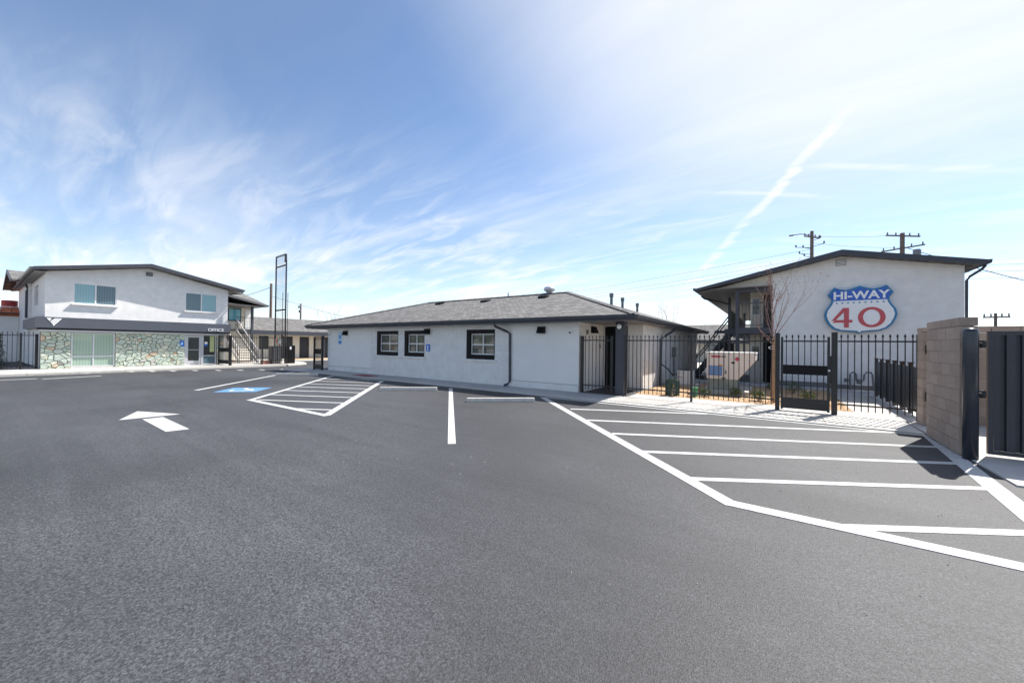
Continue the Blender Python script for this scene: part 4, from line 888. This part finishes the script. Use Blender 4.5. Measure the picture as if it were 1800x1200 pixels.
for y in (13.25, 13.55): MB().tube([(-3.0, y, .03), (-3.0, y, .50), (-2.95, y, .56), (-2.70, y, .56), (-2.65, y, .50), (-2.65, y, .03)], .018, 8).build('hoop', m_green, gb)
MB().box(-2.99, -2.84, 13.27, 13.53, .03, .54).build('panel', m_green, gb); MB().box(-2.72, -2.66, 13.27, 13.53, .03, .54).build('panel', m_green, gb)
MB().tube([(-2.78, 13.4, .03), (-2.78, 13.4, .62), (-2.62, 13.4, .66), (-2.50, 13.4, .66)], .03, 8).build('pipe', m_copper, gb); MB().lathe((-2.78, 13.4, .3), [(.05, 0), (.06, .04), (.05, .08)], 10).build('valve', mat('brass', (.55, .40, .15), .3, metal=.8), gb)
ub = thing('irrigation_box', 'small bright green utility marker box by the fence post', 'utility box', (-2.2, 13.5, .03))
MB().box(-2.28, -2.10, 13.42, 13.6, .03, .30).build('body', m_green2, ub, bevel=.01); MB().box(-2.30, -2.08, 13.40, 13.62, .30, .33).build('lid', m_green2, ub)
ac = thing('condenser_unit', 'pale air-conditioner unit with hoses against the white side wall', 'appliance', (-3.0, 17.2, .03))
MB().box(-3.4, -2.8, 16.95, 17.55, .10, .66).build('housing', m_stucco, ac, bevel=.02); MB().box(-3.6, -2.6, 16.8, 17.8, .034, .10).build('pad', m_conc, ac)
MB().tube([(-3.4, 16.88, .5), (-3.5, 16.7, .45), (-3.7, 16.7, .7), (-3.98, 16.75, .9)], .025, 8).build('hose', m_blackf, ac); MB().lathe((-3.1, 17.25, .66), [(.28, 0), (.28, .03), (.25, .03)], 18).build('fan_grille', m_blackf, ac)
mt = thing('meter_box', 'grey electric meter box on the lit side wall', 'utility box', (XS + .05, 19.2, 1.2)); MB().box(XS + .002, XS + .14, 19.0, 19.3, 1.15, 1.6).build('body', m_grey, mt); MB().tube([(XS + .06, 19.15, .05), (XS + .06, 19.15, 1.15)], .025, 8).build('conduit', m_grey, mt)
pp = thing('gas_pipes', 'dark looping meter pipes standing against the gable wall', 'pipe', (2.5, 19.1, .1))
MB().tube([(2.28, 19.1, .10), (2.28, 19.1, .68), (2.33, 19.1, .75), (2.40, 19.1, .75), (2.45, 19.1, .68), (2.46, 19.1, .46), (2.52, 19.1, .40), (2.60, 19.1, .40), (2.66, 19.1, .48), (2.68, 19.1, .68), (2.73, 19.1, .77), (2.86, 19.1, .77), (2.90, 19.1, .70), (2.94, 19.1, .10)], .03, 10).build('pipe', m_grey, pp)
MB().lathe((2.53, 19.06, .33), [(.05, 0), (.075, .03), (.075, .15), (.05, .18)], 12).build('regulator', m_grey, pp); MB().lathe((2.17, 19.08, .38), [(.05, 0), (.07, .02), (.07, .11), (.05, .14)], 12).build('meter', m_grey, pp)

def leafball(mb_, c, rx, rz_, n, size, seed):
    rnd = random.Random(seed)
    for _ in range(n):
        while True:
            p = Vector((rnd.uniform(-1, 1), rnd.uniform(-1, 1), rnd.uniform(-.6, 1)))
            if .25 < p.length < 1: break
        q = Vector((c[0] + p.x * rx, c[1] + p.y * rx, c[2] + p.z * rz_)); a = Vector((rnd.uniform(-1, 1), rnd.uniform(-1, 1), rnd.uniform(-.3, 1))).normalized(); b_ = a.cross(Vector((rnd.random(), rnd.random(), rnd.random()))).normalized()
        s = size * rnd.uniform(.6, 1.3); mb_.poly([q - b_ * s * .35, q + a * s * .5, q + b_ * s * .35, q + a * s * 1.1 - b_ * .1 * s])
def shrub(x, y, r_, label, seed, n=420):
    t = thing('small_shrub', label, 'shrub', (x, y, .03), 'young shrubs in the gravel bed')
    m1 = MB(); leafball(m1, (x, y, .03 + r_ * .75), r_, r_ * .85, n, .06, seed); m1.build('foliage', m_leaf, t)
    m2 = MB()
    for k in range(5): a = k * 1.3; m2.tube([(x, y, .02), (x + .4 * r_ * math.cos(a), y + .4 * r_ * math.sin(a), .03 + r_ * .9)], .008, 5)
    m2.build('stems', m_bark, t)
shrub(-1.9, 13.75, .17, 'small green shrub left of the beige cabinet', 1); shrub(-1.1, 14.4, .18, 'small green shrub before the beige cabinet door', 2)
shrub(-.45, 13.7, .21, 'rounded green shrub just left of the young tree', 3); shrub(.78, 14.6, .20, 'green shrub seen through the walk gate', 4); shrub(.5, 16.8, .26, 'sprawling pale shrub behind the walk gate', 5, 300); shrub(-.2, 17.6, .14, 'tiny shrub in the shaded rear of the gravel bed', 6, 200)
m1 = MB(); rnd = random.Random(9)
for k in range(26): z = k / 26; leafball(m1, (-32.2, .95, .15 + z * 1.75), .34 * (1 - z * .72), .12, 46, .09, 50 + k)
m1.build('foliage', m_cypress, cyp); MB().tube([(-32.2, .95, .09), (-32.2, .95, 1.7)], .035, 6, .01).build('stem', m_bark, cyp)
pebs = MB(); rnd = random.Random(3)
for _ in range(2600):
    x, y, s = rnd.uniform(-3.9, 1.58), rnd.uniform(13.05, 18.5), rnd.uniform(.012, .035)
    a = rnd.uniform(0, 6.28); q = [(x + s * math.cos(a + i * 1.57) * rnd.uniform(.6, 1), y + s * math.sin(a + i * 1.57) * rnd.uniform(.6, 1), .032) for i in range(4)]; n = len(pebs.v)
    pebs.v += q + [(x, y, .034 + s * .7)]; pebs.f += [(n, n + 1, n + 4), (n + 1, n + 2, n + 4), (n + 2, n + 3, n + 4), (n + 3, n, n + 4)]
pb = pebs.build('loose_gravel', m_mulch); pb['kind'] = 'stuff'; pb['label'] = 'loose orange gravel strewn over the bed behind the fence'; pb['category'] = 'gravel'

def branch(mb_, buds, p, d, ln, r_, depth, rnd, up=.35):
    pts = [p]; dd = d.copy(); n = 4
    for i in range(n):
        dd = (dd + Vector((rnd.uniform(-.16, .16), rnd.uniform(-.16, .16), up * .16))).normalized(); pts.append(pts[-1] + dd * ln / n)
    mb_.tube(pts, r_, 6, r_ * .35)
    if depth == 0:
        if buds is not None: buds.lathe(pts[-1], [(.004, -.01), (.014, .004), (.002, .025)], 5)
        return
    for k in range(rnd.choice((2, 3, 3))):
        i = rnd.choice((1, 2, 3, 4)); q = pts[i]
        nd = (dd + Vector((rnd.uniform(-.8, .8), rnd.uniform(-.8, .8), rnd.uniform(0, .5)))).normalized()
        branch(mb_, buds, q, nd, ln * rnd.uniform(.45, .7), r_ * .45, depth - 1, rnd, up)
yt = thing('young_tree', 'bare young tree with red buds tied to a stake behind the fence', 'tree', (-.12, 13.78, .03))
MB().tube([(-.12, 13.78, .02), (-.12, 13.79, .8), (-.10, 13.78, 1.6), (-.10, 13.78, 2.2), (-.14, 13.78, 3.0), (-.16, 13.78, 3.75), (-.17, 13.78, 4.05)], .030, 8, .006).build('trunk', m_bark, yt)
cr, bu = MB(), MB(); rnd = random.Random(21)
for dx, dz, z, ln, dy in [(.42, 1, 1.75, 1.75, .1), (.50, .9, 1.85, 1.45, -.2), (.58, .9, 2.0, 1.3, .15), (.18, 1, 2.1, 1.5, .2), (-.45, .9, 1.95, 1.5, -.1), (-.35, 1, 2.25, 1.15, .3), (-.55, .5, 1.85, .7, 0), (-.6, .6, 1.75, .8, .3), (.15, 1, 2.6, 1.0, -.3), (-.12, 1, 2.8, .9, .2), (.25, 1, 3.0, .6, .1), (-.3, 1, 3.2, .5, 0)]:
    branch(cr, bu, Vector((-.11, 13.78, z)), Vector((dx * .85, dy, dz)).normalized(), ln * .88, .014, 1 if ln < 1 else 2, rnd, .6)
cr.build('crown', m_bark, yt); bu.build('buds', m_bud, yt)
sk = thing('tree_stake', 'orange-brown round wooden stake beside the young tree', 'stake', (-.05, 13.55, .03))
MB().tube([(-.06, 13.55, .02), (-.06, 13.55, 1.92)], .038, 10).build('pole', m_stake, sk); MB().tube([(-.06, 13.5, 1.62), (-.16, 13.75, 1.6), (-.2, 13.8, 1.66), (-.06, 13.5, 1.7)], .008, 5).build('tie', m_signwhite, sk)

# ================================================================== PYLON AND ITS YARD
py = thing('sign_pylon', 'tall black ladder-like steel sign frame behind the stair fence', 'sign frame', (-30, 13.25, .1))
PA, PB, PT = (-30.9, 13.3), (-29.1, 13.2), 8.0
for p, t in ((PA, 7.95), (PB, 7.55)): MB().box(p[0] - .038, p[0] + .038, p[1] - .038, p[1] + .038, .09, t).build('upright', m_black, py)
MB().box(-29.29, -29.17, 13.15, 13.27, 7.40, PT).build('upright', m_black, py)
def lp(z): return [(PA[0], PA[1], z), (PB[0], PB[1], z)]
for z in (3.95, 7.2): MB().bar(*lp(z), .08, .09).build('cross_beam', m_black, py)
MB().bar((PA[0], PA[1], PT - .03), (-29.2, 13.2, PT - .03), .08, .08).build('cross_beam', m_black, py)
for i in range(39):
    z = 2.05 + i * .153
    if min(abs(z - 3.95), abs(z - 7.2)) > .08: a, b_ = lp(z); b_ = b_ if z < 7.4 else (-29.25, 13.2, z); MB().bar(a, b_, .02, .022).build('rung', m_black, py)
for dx in (0, .27): MB().tube([(-29.0 + dx * .6, 12.95 + dx, .09), (-29.0 + dx * .6, 12.95 + dx, 5.15)], .02, 8).build('conduit', m_black, py)
c1_ = thing('equipment_cabinet', 'dark grey ribbed cabinet standing left of the pylon foot', 'cabinet', (-28.6, 12.3, .1)); MB().box(-28.95, -28.4, 12.05, 12.62, .095, 1.33).build('body', m_dkgrey, c1_)
for i in range(6): MB().box(-28.395, -28.385, 12.10 + i * .085, 12.16 + i * .085, .15, 1.28).build('rib', m_grey, c1_)
c2_ = thing('equipment_cabinet', 'tall black cabinet with white label right of the pylon foot', 'cabinet', (-28.7, 13.4, .1)); MB().box(-29.0, -28.5, 13.22, 13.62, .095, 1.38).build('body', m_blackf, c2_); MB().box(-28.499, -28.49, 13.25, 13.36, 1.1, 1.3).build('label_plate', m_signwhite, c2_)
c3_ = thing('painted_panel', 'small panel painted with red and white discs hung on the pylon', 'panel', (-29.6, 13.1, 1.35))
MB().box(-30.3, -29.3, 13.05, 13.08, 1.30, 1.85).build('board', mat('panel_grey', (.35, .38, .34), .6), c3_)
for x, z, r_, m_ in ((-30.05, 1.68, .14, m_red), (-29.55, 1.62, .15, m_signwhite), (-29.6, 1.42, .09, m_red), (-29.8, 1.70, .09, mat('teal_disc', (.05, .32, .30), .5))):
    MB().lathe((0, 0, 0), [(r_, 0), (r_, .012)], 14).build('disc', m_, c3_, local=True).matrix_local = WM[c3_].inverted() @ Matrix.Translation((x, 13.045, z)) @ Matrix.Rotation(R(90), 4, 'X')
bk = thing('brick_stack', 'low stack of pink bricks beside the dark ribbed cabinet', 'bricks', (-28.6, 11.7, .1))
for i in range(3):
    for j in range(4): MB().box(-28.75, -28.55, 11.48 + j * .135, 11.60 + j * .135, .1 + i * .075, .17 + i * .075).build('brick', mat('pink_brick', (.52, .25, .19), .9, rnd=.2), bk)

# ================================================================== POLES, WIRES, FAR TREES
def pole(x, y, h, arms, label, r_=.14):
    t = thing('utility_pole', label, 'pole', (x, y, 0)); MB().tube([(x, y, 0), (x, y, h)], r_, 10, r_ * .75).build('shaft', m_wood, t)
    for z, ln, tilt in arms:
        a = MB().bar((x - ln / 2, y - .15, z - tilt), (x + ln / 2, y - .15, z + tilt), .10, .12).build('cross_arm', m_wood, t)
        for k in (-.45, -.2, .2, .45): MB().lathe((x + k * ln, y - .15, z + k * 2 * tilt + .06), [(.03, 0), (.07, .06), (.04, .12), (.07, .17), (.03, .24)], 8).build('insulator', m_copper, a)
    return t
p1 = pole(2.93, 50, 13.75, [(13.1, 1.3, -.2)], 'wooden utility pole with street lamp rising behind the gable roof, left one', .2)
MB().tube([(2.93, 50, 13.3), (2.0, 49.8, 13.55), (1.35, 49.7, 13.5)], .045, 8).build('lamp_arm', m_copper, p1); MB().box(1.0, 1.4, 49.6, 49.8, 13.42, 13.54).build('lamp_head', m_copper, p1)
for x, z in ((3.6, 12.9), (3.9, 12.3), (2.2, 12.1), (1.6, 12.2), (1.9, 11.5), (2.3, 11.2)): MB().lathe((x, 49.8, z), [(.05, 0), (.09, .1), (.05, .25)], 8).tube([(2.93, 49.9, z - .2), (x, 49.8, z)], .03, 6).build('fuse_cutout', m_copper, p1)
p2 = pole(9.6, 50, 12.5, [(12.2, 2.3, -.22), (11.05, 2.9, .15)], 'wooden utility pole with double cross arms behind the gable roof', .22)
MB().lathe((10.5, 49.7, 10.2), [(.25, 0), (.28, .05), (.28, .5), (.2, .6)], 12).build('transformer', m_copper, p2)
pole(15.26, 50, 4.8, [(4.45, 1.5, 0)], 'small utility pole far off above the bin enclosure', .12)
pole(-60, 25.2, 10.0, [], 'bare leaning wooden pole left of the sign pylon', .22)
pole(-60, 29.4, 7.5, [(6.9, .9, 0), (6.2, .5, 0)], 'small distant utility pole right of the sign pylon', .15)
def wire(pts_a, pts_b, sag, r_, label, k=14):
    a, b_ = Vector(pts_a), Vector(pts_b)
    pts = [a + (b_ - a) * (i / k) - Vector((0, 0, sag * 4 * (i / k) * (1 - i / k))) for i in range(k + 1)]
    return tag(MB().tube(pts, r_, 5).build('power_line', m_wire, None), label, 'power line')
wire((2.93, 49.85, 13.2), (9.6, 49.85, 12.3), .15, .012, 'power line strung between the two poles behind the gable roof, upper'); wire((2.93, 49.85, 12.5), (9.6, 49.85, 11.1), .15, .012, 'power line strung between the two poles behind the gable roof, lower')
wire((9.6, 49.85, 11.2), (26.5, 49.85, 3.4), .5, .030, 'thick cable falling to the right past the gable building')
for k, z in enumerate((10.9, 10.0, 9.5)): wire((-48, 62, z - .6), (2.93, 50, z + 1.0), .5, .014, 'thin power line crossing the sky behind the middle roof, %s one' % ('top', 'middle', 'lowest')[k])
for k, z in enumerate((9.4, 8.8, 8.2)): wire((9.6, 50, z), (30, 55, z), .3, .014, 'thin power line right of the gable building, %s one' % ('top', 'middle', 'lowest')[k])
wire((-60, 25.2, 9.5), (-62, 17.5, 6.2), .3, .03, 'cable sloping left from the bare wooden pole'); wire((-60, 25.3, 8.2), (-60, 45, 4.8), .3, .025, 'cable sloping right from the bare wooden pole behind the pylon')
def far_tree(x, y, h, label, seed, n=5):
    t = thing('bare_tree', label, 'tree', (x, y, 0)); rnd = random.Random(seed)
    MB().tube([(x, y, 0), (x, y, h * .4)], .16, 7, .10).build('trunk', m_fartree, t); c = MB()
    for k in range(n): a = k * 6.28 / n; branch(c, None, Vector((x, y, h * .33)), Vector((.6 * math.cos(a), .6 * math.sin(a), 1)).normalized(), h * .5, .06, 3, rnd, .3)
    c.build('crown', m_fartree, t)
far_tree(-60, 33.5, 6.6, 'bare leafless tree behind the rear wing, left one', 2); far_tree(-60, 37, 6.0, 'bare leafless tree behind the rear wing, right one', 5); far_tree(-16, 72, 9, 'faint bare tree beyond the flue pipes', 8)

# ================================================================== ACROSS THE STREET (unseen trees and wall, added to be mirrored in the panes)
def leafy(x, y, h, seed, label):
    t = thing('reflection_tree', label, 'tree', (x, y, 0)); rnd = random.Random(seed)
    MB().tube([(x, y, 0), (x + .1, y, h * .45)], .2, 8, .12).build('trunk', m_wood, t); c = MB()
    for k in range(14):
        a, r_ = rnd.uniform(0, 6.28), rnd.uniform(.3, h * .33); leafball(c, (x + r_ * math.cos(a), y + r_ * math.sin(a), h * rnd.uniform(.3, .85)), h * .17, h * .14, 130, .28, seed * 40 + k)
    c.build('crown', m_leaf, t)
for k in range(8): leafy(-26 - k * 6.5, -24 - 3 * (k % 2), 5.2 + .7 * (k % 3), 3 + k, 'leafy tree added across the road for pane reflections, number %s from the east' % ('one', 'two', 'three', 'four', 'five', 'six', 'seven', 'eight')[k])
gw = thing('reflection_wall', 'pale low wall added behind the camera for pane reflections', 'wall', (-50, -30, 0)); MB().box(-90, -15, -30.3, -30, 0, .8).build('wall', m_stucco, gw); MB().box(-90.1, -14.9, -30.35, -29.95, .8, .88).build('coping', m_conc2, gw)  # unseen wall, added as a pale tone for the window reflections

# grit and blown leaves gathered along the kerb and in the lot
gr = MB(); rnd = random.Random(77)
for _ in range(1500):
    if rnd.random() < .75: x, y = rnd.uniform(-22, 2.2), 10.58 - abs(rnd.gauss(0, .10))
    else: x, y = rnd.uniform(-14, 2), rnd.uniform(2.5, 10)
    s_ = rnd.uniform(.004, .013); a = rnd.uniform(0, 6.28); n = len(gr.v)
    gr.v += [(x + s_ * math.cos(a + i * 1.57) * rnd.uniform(.6, 1), y + s_ * math.sin(a + i * 1.57) * rnd.uniform(.6, 1), .001) for i in range(4)] + [(x, y, s_ * .8)]; gr.f += [(n, n + 1, n + 4), (n + 1, n + 2, n + 4), (n + 2, n + 3, n + 4), (n + 3, n, n + 4)]
go = gr.build('loose_grit', mat('grit', (.34, .30, .26), .9, noise=.3, nscale=30)); go['kind'] = 'stuff'; go['label'] = 'loose grit scattered along the kerb and over the asphalt'; go['category'] = 'grit'
